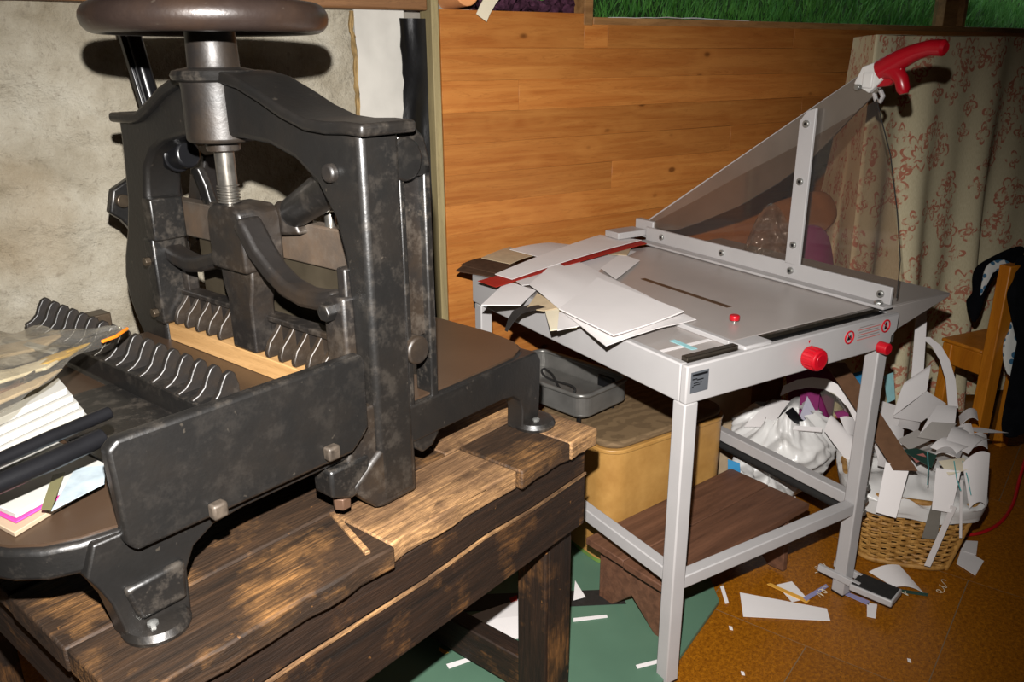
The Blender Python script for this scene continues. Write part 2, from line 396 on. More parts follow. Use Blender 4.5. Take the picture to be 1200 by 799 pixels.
BAGW = plain('white_bag_plastic', 'cfcdca', 0.35, 0, 0.5, 0.03, 10)
def wicker_mat():
    t = NT('wicker'); n = t.noise(scale=40, detail=4)
    return t.out(t.ramp(n, [(0.3, lin('7d5522')), (0.7, lin('b68a4a'))]), 0.6, 0, 0.35)
WICK = wicker_mat()
def box_mat():
    t = NT('mottled_yellow_veneer'); n = t.noise(scale=9, detail=6, rough=0.65); n2 = t.noise(scale=2.5, detail=2)
    c = t.ramp(n, [(0.3, lin('94682f')), (0.7, lin('b98c4c'))])
    return t.out(t.mix(t.math('MULTIPLY', n2, 0.4), c, lin('a88450')), 0.4, 0, 0.45)
BOXY = box_mat()
def brocade():
    t = NT('brown_patterned_upholstery')
    v = t.new('ShaderNodeTexWave', wave_type='RINGS'); t.l.new(t.tc(), v.inputs['Vector']); v.inputs['Scale'].default_value = 20; v.inputs['Distortion'].default_value = 6; v.inputs['Detail'].default_value = 2
    return t.out(t.ramp(v.outputs['Fac'], [(0.3, lin('64513a')), (0.7, lin('735e44'))]), 0.8, 0, 0.2)
BROC = brocade()
TRAYM = plain('brushed_tray_steel', '74726e', 0.33, 0.5, 0.5, 0.12, 12)
GRASSM = NT('grass_blades'); GRASSM.out(GRASSM.ramp(GRASSM.noise(scale=9, detail=4), [(0.3, lin('2f6a24')), (0.7, lin('7cae54'))]), 0.6, 0, 0.3); GRASSM = GRASSM.m
SOIL = plain('mossy_soil', '34461f', 0.95, 0, 0.1, 0.2, 12)
MOSS = plain('purple_mat', '4a2c3c', 0.95, 0, 0.1, 0.3, 60, 0.6)
PEACH = plain('peach_plastic', 'd9955f', 0.5)
# ------------------------------------------------------------------ the setting
rng = random.Random(4)
def struct(mb, name, m, **k):
    return mb.build(name, m, kind='structure', **k)
XW0, XW1, YB0, YW, YS, ZC = -1.6, 5.6, -2.2, 2.5, 2.58, 2.35
floor = struct(MB().box((XW0, YB0, -0.12), (XW1, YS, -0.0004)), 'floor', plain('dusty_floor_joint', '6b5a44', 0.9), base=False)
TS = 0.605; ta = math.radians(19.5); tR = Matrix.Rotation(ta, 3, 'Z'); torg = Vector((1.706, 1.127, 0))
tile_me = None
for i in range(-9, 10):
    for j in range(-9, 10):
        c = torg + tR@Vector(((i+0.5)*TS, (j+(1.0 if i % 2 == 0 else 0.5))*TS, 0))
        if not (XW0+0.45 < c.x < XW1-0.45 and YB0+0.45 < c.y < YS-0.43): continue
        if tile_me is None:
            t = MB().box((-TS/2+0.0012, -TS/2+0.0012, -0.006), (TS/2-0.0012, TS/2-0.0012, 0.0)).build('floor_tile', CORK, floor); tile_me = t
        else:
            t = tile_me.copy(); COL.objects.link(t); t.parent = floor
        t.location = c; t.rotation_euler = (0, 0, ta)
# rough stone wall behind the press, with real relief
def stone_fn(s, t):
    x = XW0 + (1.27-XW0)*s; z = 1.70*t
    d = 0.030*noise.fractal(Vector((x*2.3, z*3.1, 0.3)), 1.0, 2.1, 4) + 0.010*noise.noise(Vector((x*11, z*14, 2.0)))
    # flat ashlar-like lumps between hollow joints
    j = noise.noise(Vector((x*1.3+3, z*5.0, 7))); d -= 0.016*max(0, 0.22-abs(j))/0.22
    return (x, YS-0.012-d, z)
struct(MB().grid(stone_fn, 150, 90), 'wall_left', STONE, base=False, smooth=80)
struct(MB().box((XW0, YS+0.03, 0), (1.6, YS+0.15, ZC)), 'wall_back', WALLP, base=False)
# pale plaster strip with a torn foam seam, black membrane, batten
struct(MB().grid(lambda s, t: (1.085+0.17*s, YS-0.035-0.006*noise.noise(Vector((s*5, t*20, 1))), 1.695*t), 8, 60, 0.01), 'trim_1', PLAST, base=False)
struct(MB().grid(lambda s, t: (1.068+0.004+0.018*s*(.6+.8*noise.noise(Vector((3, t*25, 4))))+0.012*noise.noise(Vector((1, t*16, 4)))+.006*noise.noise(Vector((s*4, t*80, 4))), YS-0.03-0.018*math.sin(math.pi*s)-0.006*noise.noise(Vector((s*8, t*70, 1))), 1.69*t), 4, 90, 0.008), 'trim_2', GLUE, base=False)
struct(MB().grid(lambda s, t: (1.235+0.125*s+(0.012*noise.noise(Vector((3, t*30, 4))) if s == 0 else 0), YS-0.05-0.012*noise.noise(Vector((s*3, t*9, 1))), 1.672*t), 12, 60, 0.004), 'trim_3', MEMB, base=False)
struct(MB().box((1.325, YW-0.012, 0), (1.352, YW+0.07, 1.80)), 'trim_4', BATT, base=False, bevel=0.003)
# beam over the stone wall
struct(MB().box((XW0, YS-0.075, 1.695), (1.322, YS+0.1, 1.78)), 'trim_5', BEAM, base=False, bevel=0.006)
# pine board wall: every board its own piece
wall = struct(MB().box((1.345, YW+0.02, 0), (XW1, YW+0.06, 1.67)), 'wall_right', plain('dark_backing', '2a1a0c', 0.9), base=False)
ends = {15: [1.36, 1.95, 2.06, 3.1, XW1], 14: [1.36, 3.6, XW1], 13: [1.36, 1.665, 3.9, XW1], 12: [1.36, 3.2, XW1], 11: [1.36, 2.75, 4.4, XW1], 10: [1.36, 2.10, 3.6, XW1], 9: [1.36, 3.4, XW1], 8: [1.36, 2.5, XW1]}
for r in range(16):
    z0 = 0.03 + r*0.1035; z1 = z0+0.1025
    if r == 15: z1 = 1.676
    es = ends.get(r) or [1.36] + sorted(rng.uniform(1.8, 5.2) for _ in range(2)) + [XW1]
    for a, b in zip(es, es[1:]):
        d = rng.uniform(-0.0012, 0.0012)
        if r == 15: z1 = 1.699 if b < 2 else 1.676
        # board centred on its own origin so that the grain differs from board to board
        m = MB().box((a+0.0003, YW-0.002+d, z0), (b-0.0003, YW+0.018, z1+.0007)); o = m.build('board', PINE, wall, bevel=0.0007, seg=1)
struct(MB().box((1.345, YW+0.06, 0), (XW1, YW+0.16, 1.66)), 'wall_footing', WALLP, base=False)
# window band above the boards
w1 = struct(MB().box((1.99, YW-0.004, 1.662), (XW1, YW+0.11, 1.688)), 'window_1', PINE_S, base=False, bevel=0.003)   # sill
def win_part(a, b, nm='window_frame', m=PINE_S): return MB().box(a, b).build(nm, m, w1, bevel=0.003)
win_part((1.945, YW-0.008, 1.66), (1.985, YW+0.11, 2.15))
win_part((1.985, YW+0.03, 2.11), (XW1, YW+0.11, 2.15))
win_part((4.26, YW+0.02, 1.688), (4.38, YW+0.08, 2.11), 'mullion')
win_part((4.38, YW-0.01, 1.688), (4.41, YW+0.1, 2.11), 'mullion')
win_part((1.985, YW+0.06, 1.688), (4.26, YW+0.064, 2.11), 'pane', GLASS)
win_part((4.41, YW+0.06, 1.688), (XW1, YW+0.064, 2.11), 'pane', GLASS)
struct(MB().box((1.325, YW+0.0, 2.15), (XW1, YW+0.16, ZC)), 'trim_6', BEAM, base=False)
MB().grid(lambda s, t: (2.06+.75*s, YW-.003+.02*t, 1.6885+.006*(1+noise.noise(Vector((s*9, t, 0))))*(1-abs(2*s-1))), 30, 3, .002).build('sill_flake', PAPER2, w1, smooth=60)
# recess with a shelf left of the window
struct(MB().box((1.352, YW+0.018, 1.688), (1.945, YW+0.36, 1.700)), 'trim_7', PINE, base=False, bevel=0.002)
struct(MB().box((1.352, YW+0.36, 1.66), (1.985, YW+0.40, 2.2)), 'wall_recess', WALLP, base=False)
# the rest of the room, behind and beside the camera
struct(MB().box((XW0-0.12, YB0, -0.12), (XW0, YS+0.15, ZC)), 'wall_side', WALLP, base=False)
struct(MB().box((XW1, YB0, -0.12), (XW1+0.12, YS+0.15, ZC)), 'wall_far', WALLP, base=False)
struct(MB().box((XW0-0.12, YB0-0.12, -0.12), (XW1+0.12, YB0, ZC)), 'wall_front', WALLP, base=False)
struct(MB().box((XW0-0.12, YB0-0.12, ZC), (XW1+0.12, YS+0.2, ZC+0.1)), 'ceiling', plain('brown_ceiling', '6a5238', 0.8), base=False)
# grassy bank outside the window
def bank(s, t):
    x = 2.0+7.0*s; y = YW+0.14+2.6*t
    return (x, y, 1.56 + 1.3*t + 0.05*noise.noise(Vector((x*2, y*2, 0))))
MB().grid(bank, 60, 20).build('grass_bank', SOIL, base=False, kind='structure')
gm = MB()
for i in range(26000):
    s, t = rng.random(), rng.random()**1.6
    p = Vector(bank(s, t)); a = rng.uniform(0, 6.28); h = rng.uniform(0.05, 0.12); w = 0.004
    sd = Vector((math.cos(a), math.sin(a), 0))*w; tip = Vector((rng.uniform(-.05, .05), rng.uniform(-.06, .03), h))
    gm.add([p-sd, p+sd, p+tip*0.55+sd*0.7, p+tip], [(0, 1, 2), (0, 2, 3)])
gm.build('grass', GRASSM, base=False, smooth=0, kind='stuff', label='green grass on the bank outside the window', cat='grass')
# ------------------------------------------------------------------ workbench and press frame (u along the bed, v across it)
BZ = 0.78
BC = at(697, 500, BZ); YP = 0.8806-CAM_YAW
_eu = Vector((math.cos(YP), math.sin(YP), 0)); _ev = Vector((-math.sin(YP), math.cos(YP), 0))
def bw(u, v, z): return Vector((BC.x, BC.y, 0)) + _eu*u + _ev*v + Vector((0, 0, z))
bench = thing('workbench', 'old dark scarred wooden workbench carrying the iron paper guillotine', 'workbench', bw(-0.53, 0.5, 0), YP, (-0.53, 0.5, 0))
def jag_plank(u0, u1, v0, v1, z0, z1, jag, seed, m=BENCH_T):
    r = random.Random(seed); n = max(6, int((u1-u0)/0.035)); front = []
    for i in range(n+1):
        u = u0+(u1-u0)*i/n; front.append((u, v0 + (r.uniform(0, jag) if 0 < i < n else 0)))
    poly = front + [(u1, v1), (u0, v1)]
    MB().prism(poly, 'z', z0, z1).build('plank', m, bench, bevel=0.004, seg=2)
jag_plank(-1.06, -0.60, -0.004, 0.165, 0.738, 0.780, 0.007, 1)
jag_plank(-0.598, -0.265, 0.006, 0.165, 0.739, 0.779, 0.006, 2, BENCH_L)
jag_plank(-0.262, -0.10, -0.006, 0.165, 0.738, 0.7803, 0.010, 3)
jag_plank(-0.098, 0.0, -0.008, 0.165, 0.738, 0.780, 0.004, 8, BENCH_L)
jag_plank(-1.062, -0.30, 0.168, 0.36, 0.738, 0.7795, 0.002, 4)
jag_plank(-0.298, 0.002, 0.168, 0.36, 0.738, 0.778, 0.002, 5, BENCH_L)
jag_plank(-1.06, 0.0, 0.363, 0.58, 0.738, 0.780, 0.002, 6)
jag_plank(-1.058, 0.0, 0.583, 0.80, 0.738, 0.779, 0.002, 7)
jag_plank(-1.06, -0.002, 0.803, 1.06, 0.738, 0.780, 0.002, 9)
# front apron of two boards with a splintered gap, side and rear aprons
MB().prism([(-1.045, 0.735), (-0.012, 0.735), (-0.012, 0.668), (-0.2, 0.664), (-0.35, 0.672), (-0.52, 0.662), (-0.8, 0.668), (-1.045, 0.66)], 'y', 0.016, 0.046).build('apron_board', BENCH_U, bench, bevel=0.003)
MB().prism([(-1.045, 0.658), (-0.8, 0.664), (-0.52, 0.659), (-0.35, 0.668), (-0.2, 0.660), (-0.012, 0.664), (-0.012, 0.537), (-1.045, 0.537)], 'y', 0.014, 0.047).build('apron_board', BENCH_U, bench, bevel=0.003)
MB().box((-1.045, 0.05, 0.62), (-1.018, 1.03, 0.735)).build('apron_board', BENCH_V, bench, bevel=0.003)
MB().box((-0.045, 0.05, 0.655), (-0.018, 1.03, 0.735)).build('apron_board', BENCH_V, bench, bevel=0.003)
MB().box((-1.045, 1.0, 0.655), (-0.012, 1.03, 0.735)).build('apron_board', BENCH_U, bench, bevel=0.003)
for (u, v) in ((-0.108, 0.05), (-1.018, 0.05), (-0.108, 0.90), (-1.018, 0.90)):
    MB().box((u, v, 0.0165 if u > -.5 and v < .5 else 0), (u+0.088, v+0.085, 0.738)).build('leg', BENCH_Z, bench, bevel=0.005)
MB().box((-0.10, 0.046, 0.0165), (-0.016, 0.05, 0.537)).build('leg_facing', BENCH_Z, bench, bevel=0.001)
MB().bar((-0.06, 0.13, 0.085), (-0.06, 0.90, 0.085), 0.05, 0.10).build('stretcher', BENCH_V, bench, bevel=0.004)
MB().bar((-0.97, 0.13, 0.16), (-0.97, 0.90, 0.16), 0.05, 0.10).build('stretcher', BENCH_V, bench, bevel=0.004)
# splinter pieces torn from the front edge
MB().strap([(-1.04, .0125, .660), (-.8, .0125, .666), (-.52, .0125, .661), (-.35, .0125, .670), (-.2, .0125, .663), (-.013, .0125, .667)], .004, .006, (0, 1, 0)).build('splinter', BENCH_L, bench)
sp = MB().prism([(-0.50, 0.015), (-0.36, 0.004), (-0.44, 0.05)], 'z', 0.7792, 0.7835).build('splinter', BENCH_L, bench)
spl = MB().bar((-0.645, 0.012, 0.784), (-0.60, 0.16, 0.782), 0.010, 0.006, (0, 0, 1)).build('splinter', BENCH_L, bench, bevel=0.001)

# ------------------------------------------------------------------ iron guillotine
press = thing('iron_paper_guillotine', 'black cast-iron paper guillotine with big handwheel standing on the old workbench', 'guillotine', bw(-0.53, 0.5, BZ), YP, (-0.53, 0.5, BZ))
def pp(mb, name, m=IRON, parent=None, bevel=0.004, **k): return mb.build(name, m, parent or press, bevel=bevel, **k)
BT = 0.955
# bed: top plate with rounded ends and deep side frames with feet
plan = [(-0.93, .11), (-0.985, .112), (-1.03, .122), (-1.07, .142), (-1.10, .175), (-1.125, .23), (-1.138, .31), (-1.142, .42), (-1.14, .6), (-1.13, .74), (-1.10, .82), (-1.05, .87), (-0.98, .895), (-0.93, .9),
        (-0.16, .9), (-0.10, .885), (-0.055, .84), (-0.035, .75), (-0.028, .5), (-0.035, .26), (-0.055, .17), (-0.085, .13), (-0.13, .112), (-0.2, .11)]
pp(MB().prism(plan, 'z', 0.905, BT-0.003), 'bed', IRON, bevel=0.008, seg=3)
ins = [(-0.53+(x+0.53)*0.988, 0.505+(y-0.505)*0.975) for x, y in plan]
pp(MB().prism(ins, 'z', BT-0.003, BT+0.001), 'bed_surface', IRON_B, bevel=0)
prof = [(-1.02, BT-.006), (-0.07, BT-.004), (-0.055, 0.93), (-0.058, 0.86), (-0.062, 0.80), (-0.045, 0.795), (-0.03, 0.788), (-0.03, 0.7805), (-0.12, 0.7805), (-0.118, 0.83), (-0.126, 0.855), (-0.15, 0.872), (-0.19, 0.877), (-0.44, 0.877), (-0.5, 0.905),
        (-0.80, 0.905), (-0.85, 0.90), (-0.885, 0.88), (-0.90, 0.85), (-0.903, 0.7805), (-0.998, 0.7805), (-1.0, 0.80), (-1.01, 0.85), (-1.022, 0.88), (-1.035, 0.906), (-1.03, 0.92)]
for v0 in (0.108, 0.85):
    sf = pp(MB().prism(prof, 'y', v0, v0+0.045), 'side_frame', IRON, bevel=0.007, seg=3)
for (u, v) in ((-0.955, 0.118), (-0.075, 0.118), (-0.955, 0.885), (-0.075, 0.885)):
    ft = pp(MB().lathe([(0.046, 0.7805), (0.048, 0.787), (0.042, 0.796), (0.02, 0.80)], (u, v-0.006, 0), n=28), 'foot', IRON, bevel=0)
    pp(MB().lathe([(0.008, 0.795), (0.008, 0.803), (0.005, 0.805)], (u-0.012, v-0.022, 0), n=8), 'bolt', CHROME, ft, 0)
pp(MB().prism([(-0.995, 0.868), (-0.905, 0.872), (-0.91, 0.81), (-0.98, 0.81)], 'y', 0.098, 0.112), 'foot_web', IRON, bevel=0.006)
# portal frame
outer = [(.097, .79), (.097, 1.444), (.12, 1.448), (.17, 1.446), (.22, 1.449), (.28, 1.466), (.34, 1.490), (.40, 1.511), (.45, 1.520), (.53, 1.522), (.60, 1.512), (.66, 1.492), (.72, 1.462), (.765, 1.442), (.80, 1.436), (.872, 1.436),
         (.873, 1.40), (.88, 1.33), (.89, 1.26), (.915, 1.19), (.945, 1.13), (.96, 1.08), (.955, 1.03), (.935, .98), (.915, .95), (.915, .80)]
inner = [(.80, .80), (.80, 1.28), (.785, 1.335), (.75, 1.372), (.70, 1.395), (.62, 1.41), (.52, 1.416), (.42, 1.416), (.34, 1.41), (.27, 1.39), (.215, 1.355), (.175, 1.30), (.158, 1.24), (.15, 1.15), (.15, .79)]
pp(MB().prism(outer+inner, 'x', -.533, -.449), 'portal_frame', IRON, bevel=0.011, seg=3)
top = [(.076, 1.447)] + [(a, b+0.001) for a, b in outer[2:15]] + [(.885, 1.437)]
pp(MB().strap([(-.488, a, b) for a, b in top], 0.118, 0.020, (1, 0, 0)), 'top_flange', IRON, bevel=0.007, seg=3)
# near-column lower end and slide behind the near column
pp(MB().prism([(-.60, .85), (-.545, .79), (-.53, .785), (-.447, .785), (-.447, .90), (-.53, .90)], 'y', .098, .15), 'column_toe', IRON_D, bevel=0.008)
SO = [(-0.4420, .885), (-0.4340, .86), (-0.4140, .845), (-0.3890, .85), (-0.3710, .87), (-0.3670, .90), (-0.3670, 1.38), (-0.3790, 1.425), (-0.4040, 1.447), (-0.4290, 1.445), (-0.4420, 1.43)]
SI = [(-0.4285, 1.06), (-0.4285, .92), (-0.4190, .90), (-0.3940, .90), (-0.3840, .92), (-0.3840, 1.06)]
sl = MB()
sl.prism([(-0.4420, .885), (-0.4340, .86), (-0.4140, .845), (-0.3890, .85), (-0.3710, .87), (-0.3670, .90), (-0.3840, .92), (-0.3940, .90), (-0.4190, .90), (-0.4285, .92)], 'y', .112, .155)
sl.box((-0.3840, .112, .91), (-0.3670, .155, 1.38)); sl.box((-0.4420, .112, .91), (-0.4285, .155, 1.38))
sl.prism([(-0.4420, 1.36), (-0.3670, 1.36), (-0.3670, 1.38), (-0.3790, 1.425), (-0.4040, 1.447), (-0.4290, 1.445), (-0.4420, 1.43)], 'y', .112, .155)
slide = pp(sl, 'blade_slide', IRON, bevel=0.004)
pp(MB().box((-0.4320, .126, 1.07), (-0.3790, .15, 1.37)), 'slide_web', IRON_D, slide, 0.003)
pp(MB().lathe([(.036, 0.104), (.036, 0.15)], (-0.4290, 0, 1.392), 'y', 24), 'slide_boss', IRON, slide, 0.004)
pp(MB().lathe([(.026, 0.10), (.028, 0.15)], (-0.4240, 0, 1.055), 'y', 24), 'slide_boss', IRON_D, slide, 0.004)
# screw boss, collar, hub, nut, screw
AU, AV = -0.512, 0.515
boss = pp(MB().lathe([(.058, 1.405), (.063, 1.41), (.062, 1.50), (.064, 1.517)], (AU, AV, 0), n=36), 'screw_boss', IRON_D, bevel=0.003)
pp(MB().lathe([(.064, 1.512), (.075, 1.516), (.078, 1.524), (.074, 1.532), (.05, 1.537)], (AU, AV, 0), n=36), 'boss_collar', IRON, boss, 0)
pp(MB().lathe([(.048, 1.535), (.046, 1.54), (.044, 1.60), (.048, 1.61)], (AU, AV, 0), n=32), 'hub', IRON_D, bevel=0)
pp(MB().lathe([(.031, 1.388), (.032, 1.406)], (AU, AV, 0), n=28), 'screw_nut', IRON_D, bevel=0.002)
scr = [(.0185, 1.40), (.0185, 1.325)]
z = 1.325
while z > 1.285: scr += [(.0215, z-.0015), (.0215, z-.003), (.0165, z-.0045), (.0165, z-.006)]; z -= .006
pp(MB().lathe(scr[::-1], (AU, AV, 0), n=24), 'screw', STEEL, bevel=0)
# handwheel
wheel = pp(MB().tube([(AU+0.185*math.cos(a), AV+0.185*math.sin(a), 1.620) for a in [2*math.pi*i/64 for i in range(64)]], 0.0265, 20, True), 'handwheel', WHEEL, bevel=0)
pp(MB().lathe([(.05, 1.60), (.052, 1.605), (.052, 1.63), (.035, 1.645)], (AU, AV, 0), n=28), 'wheel_hub', WHEEL, wheel, 0.003)
for k in range(4):
    a = 0.5+k*math.pi/2
    pp(MB().tube([(AU+r*math.cos(a), AV+r*math.sin(a), 1.618) for r in (0.04, 0.10, 0.175)], [0.02, 0.016, 0.018], 10), 'spoke', WHEEL, wheel, 0)
# clamp: block, frame with two windows, fingers, curved arms
clamp = pp(MB().prism([(.435, 1.165), (.435, 1.262), (.442, 1.282), (.46, 1.29), (.525, 1.29), (.543, 1.28), (.55, 1.262), (.55, 1.165)], 'x', -.545, -.455), 'clamp_block', IRON_D, bevel=0.006)
pp(MB().prism([(.44, 1.17), (.548, 1.17), (.545, 1.13), (.535, 1.10), (.535, .998), (.455, .998), (.455, 1.10), (.445, 1.13)], 'x', -.53, -.475), 'clamp_neck', IRON_D, bevel=0.005)
fr = MB()
fr.box((-.49, .19, .999), (-.462, .80, 1.065)); fr.box((-.49, .19, 1.06), (-.462, .235, 1.15)); fr.box((-.49, .755, 1.06), (-.462, .80, 1.15))
cbar = pp(fr, 'clamp_bar', IRON_D, bevel=0.004)
pp(MB().box((-.497, .19, 1.058), (-.462, .475, 1.070)), 'clamp_ledge', IRON_D, cbar, 0.003)
pp(MB().box((-.497, .555, 1.058), (-.462, .80, 1.070)), 'clamp_ledge', IRON_D, cbar, 0.003)
fin_p = [(-.468, 1.066), (-.492, 1.06), (-.503, 1.045), (-.520, 1.028), (-.528, 1.008), (-.526, .997), (-.468, .997)]
fin = None
for v in [.205+i*.0425 for i in range(15)]:
    if .47 < v < .555: continue
    if fin is None: fin = pp(MB().prism(fin_p, 'y', v, v+.012), 'clamp_finger', IRON_D, bevel=0.002); v00 = v
    else: copy_to(fin, press, (0, v-v00, 0))
def arm(pts, nm='clamp_arm'):
    return pp(MB().strap(pts, [.05]*3+[.045]*(len(pts)-3), .032, (1, 0, 0)), nm, IRON_D, bevel=0.009, seg=3)
arm([(-.525, .448, 1.266), (-.525, .430, 1.245), (-.525, .405, 1.212), (-.525, .368, 1.180), (-.525, .325, 1.157), (-.525, .275, 1.147), (-.525, .225, 1.150), (-.525, .178, 1.162)])
arm([(-.50, .545, 1.20), (-.50, .585, 1.168), (-.50, .65, 1.148), (-.50, .70, 1.14), (-.50, .75, 1.147), (-.50, .80, 1.16)])
# guides beside the columns
g1 = pp(MB().prism([(.145, .99), (.185, .99), (.20, 1.01), (.20, 1.15), (.185, 1.172), (.145, 1.172)], 'x', -.552, -.465), 'clamp_guide', IRON_D, bevel=0.006)
pp(MB().lathe([(.016, -.570), (.017, -.55)], (0, .178, 1.145), 'x', 6), 'bolt', IRON, g1, 0.002)
pp(MB().box((-.54, .150, .93), (-.48, .172, 1.22)), 'guide_rail', IRON_D, bevel=0.004)
g2 = pp(MB().box((-.548, .775, 1.0), (-.47, .812, 1.19)), 'clamp_guide', IRON, bevel=0.005)
pp(MB().box((-.545, .765, 1.185), (-.47, .80, 1.275)), 'guide_cap', IRON, bevel=0.004)
for z in (1.025, 1.14): pp(MB().lathe([(.010, -.560), (.010, -.548)], (0, .797, z), 'x', 6), 'bolt', STEEL_D, g2, 0.001)
# blade carrier with knife, end block, link arm and pins
car = pp(MB().box((-.435, .16, 1.172), (-.40, .93, 1.252)), 'blade_carrier', iron_mat('carrier_iron', '4a4139', '7a6047', 0.7, 0.4), bevel=0.004)
pp(MB().box((-.425, .17, 1.02), (-.412, .80, 1.175)), 'knife', plain('oiled_blade_steel', '5c5344', 0.35, 0.6, 0.5, 0.15, 10), car, 0.001)
pp(MB().lathe([(.011, 1.25), (.011, 1.275), (.008, 1.28)], (-.42, .33, 0), n=14), 'pin', STEEL, car, 0)
eb = MB(); eb.box((-.475, .60, 1.235), (-.43, .655, 1.272)); eb.box((-.482, .60, 1.168), (-.43, .655, 1.234)); eb.box((-.478, .60, 1.13), (-.43, .65, 1.167))
pp(eb, 'carrier_block', IRON_D, car, 0.003)
lk = pp(MB().cyl((-.47, .235, 1.350), (-.45, .40, 1.275), .036, 20, .030), 'link_arm', IRON, bevel=0.006)
pp(MB().prism([(.38, 1.235), (.45, 1.225), (.465, 1.245), (.465, 1.275), (.445, 1.293), (.415, 1.29)], 'x', -.458, -.41), 'link_eye', IRON_D, lk, 0.006)
pp(MB().lathe([(.015, -.546), (.016, -.53)], (0, .170, 1.376), 'x', 16), 'pin', IRON_D, bevel=0.004)
pp(MB().cyl((-.47, .82, 1.352), (-.47, .715, 1.365), .031, 20, .028), 'roller', BLACKP, bevel=0.005)
pp(MB().lathe([(.034, .755), (.034, .763)], (-.47, 0, 1.359), 'y', 20), 'roller_ring', BLACKP, bevel=0.002)
pp(MB().strap([(-.43, .76, 1.33), (-.42, .755, 1.29), (-.42, .74, 1.25)], .02, .03, (1, 0, 0)), 'link_arm', IRON, bevel=0.004)
pp(MB().bar((-.37, .88, 1.16), (-.37, .80, 1.36), .06, .05), 'rear_post', IRON_D, bevel=0.004)
# far-side crank plates and the long lever
cr = pp(MB().prism([(-.50, 1.21), (-.475, 1.19), (-.39, 1.07), (-.36, 1.09), (-.36, 1.28), (-.44, 1.285), (-.485, 1.262)], 'y', 1.05, 1.075), 'crank_plate', IRON, bevel=0.005)
pp(MB().prism([(-.45, 1.285), (-.36, 1.29), (-.36, 1.10), (-.42, 1.19)], 'y', .96, 1.05), 'crank_hub', IRON, cr, 0.005)
pp(MB().lathe([(.016, 1.035), (.016, 1.05)], (-.47, 0, 1.235), 'y', 14), 'bolt', STEEL_D, cr, 0.002)
lv = pp(MB().bar((-.33, 1.06, 1.28), (-.37, 1.135, 1.76), .035, .062, (0, 1, 0)), 'lever', BLACKP, bevel=0.012, seg=3)
pp(MB().bar((-.352, 1.062, 1.30), (-.392, 1.137, 1.76), .010, .018, (0, 1, 0)), 'lever_rib', BLACKP, lv, 0.003)
# side plate with bolts
plate = pp(MB().prism([(-.985, .94), (-.972, .925), (-.60, .925), (-.575, .945), (-.562, .96), (-.562, 1.085), (-.572, 1.092), (-.975, 1.092), (-.99, 1.08)], 'y', .086, .110), 'side_plate', IRON, bevel=0.006, seg=3)
for (u, z) in ((-.856, .938), (-.649, .948)): pp(MB().box((u-.012, .070, z-.012), (u+.012, .088, z+.012)), 'square_bolt', plain('rusty_bolt', '4d443b', 0.5, 0.3, 0.5, 0.25, 60), plate, 0.004)
pp(MB().prism([(-.60, .90), (-.565, .985), (-.53, .985), (-.53, .88), (-.58, .86)], 'y', .105, .15), 'plate_bracket', IRON_D, bevel=0.006)
lug = pp(MB().prism([(-.64, .90), (-.64, .85), (-.60, .832), (-.555, .84), (-.555, .90)], 'y', .10, .15), 'bed_lug', IRON, bevel=0.006)
pp(MB().lathe([(.016, .812), (.017, .834)], (-.605, .122, 0), n=6), 'hex_bolt', plain('brown_bolt', '5a4334', 0.5, 0.4), lug, 0.002)
# back gauge with curved fins, in front of the portal
gauge = pp(MB().prism([(-.752, BT), (-.744, .960), (-.740, .998), (-.672, 1.0), (-.662, .99), (-.655, BT)], 'y', .27, .845), 'back_gauge', IRON, bevel=0.005)
gfin_p = [(-.738, .985), (-.737, 1.0), (-.724, 1.005), (-.712, 1.016), (-.705, 1.032), (-.696, 1.046), (-.686, 1.050), (-.678, 1.044), (-.672, 1.02), (-.672, .985)]
pp(MB().box((-.91, .30, BT+.001), (-.746, .62, BT+.008)), 'gauge_plate', IRON, bevel=0.002)
gf = None
for v in [.29+i*.0455 for i in range(17)]:
    if gf is None: gf = pp(MB().prism(gfin_p, 'y', v, v+.012), 'gauge_fin', IRON_D, bevel=0.002); v00 = v
    else: copy_to(gf, press, (0, v-v00, 0))
pp(MB().box((-.665, .86, .985), (-.62, .905, 1.03)), 'gauge_nut', STEEL_D, bevel=0.003)
pp(MB().box((-.73, .845, .957), (-.64, 1.06, .985)), 'gauge_rail', IRON, bevel=0.003)
# wooden cutting strip lying under the clamp fingers
ws = MB().box((-.527, .16, BT+.001), (-.475, .795, .9955))
ws.v = [bw(p.x, p.y, p.z) for p in ws.v]
s_ = thing('wooden_strip', 'pale raw wood strip lying under the comb of the iron guillotine', 'wood strip', bw(-.5, .48, BT+.001), YP, (-.5, .48, BT+.001))
MB().box((-.528, .16, BT+.001), (-.475, .795, .9955)).build('strip_body', STRIPW, s_, bevel=0.0015)
# ------------------------------------------------------------------ board shear on its grey stand
CT = 0.89
CO = at(806, 430, CT); YC = 0.5483-CAM_YAW
_cu = Vector((math.cos(YC), math.sin(YC), 0)); _cv = Vector((-math.sin(YC), math.cos(YC), 0))
def cw(u, v, z): return Vector((CO.x, CO.y, 0)) + _cu*u + _cv*v + Vector((0, 0, z))
cut = thing('board_cutter', 'pale grey lever board cutter on a square-tube stand with red handle', 'paper cutter', cw(.38, .5, 0), YC, (.38, .5, 0))
def cp(mb, name, m=GREYW, parent=None, bevel=0.003, **k): return mb.build(name, m, parent or cut, bevel=bevel, **k)
AB = CT-.094
fp = cp(MB().prism([(0, CT), (0, AB), (.66, AB), (.735, AB), (.752, AB+.012), (.752, AB+.03), (.772, AB+.045), (.772, CT)], 'y', 0, .022), 'front_panel', bevel=0.004)
cp(MB().box((0, .022, AB), (.022, 1.005, CT)), 'side_panel', bevel=0.004)
cp(MB().box((.75, .022, AB), (.772, 1.005, CT-.004)), 'side_panel', bevel=0.004)
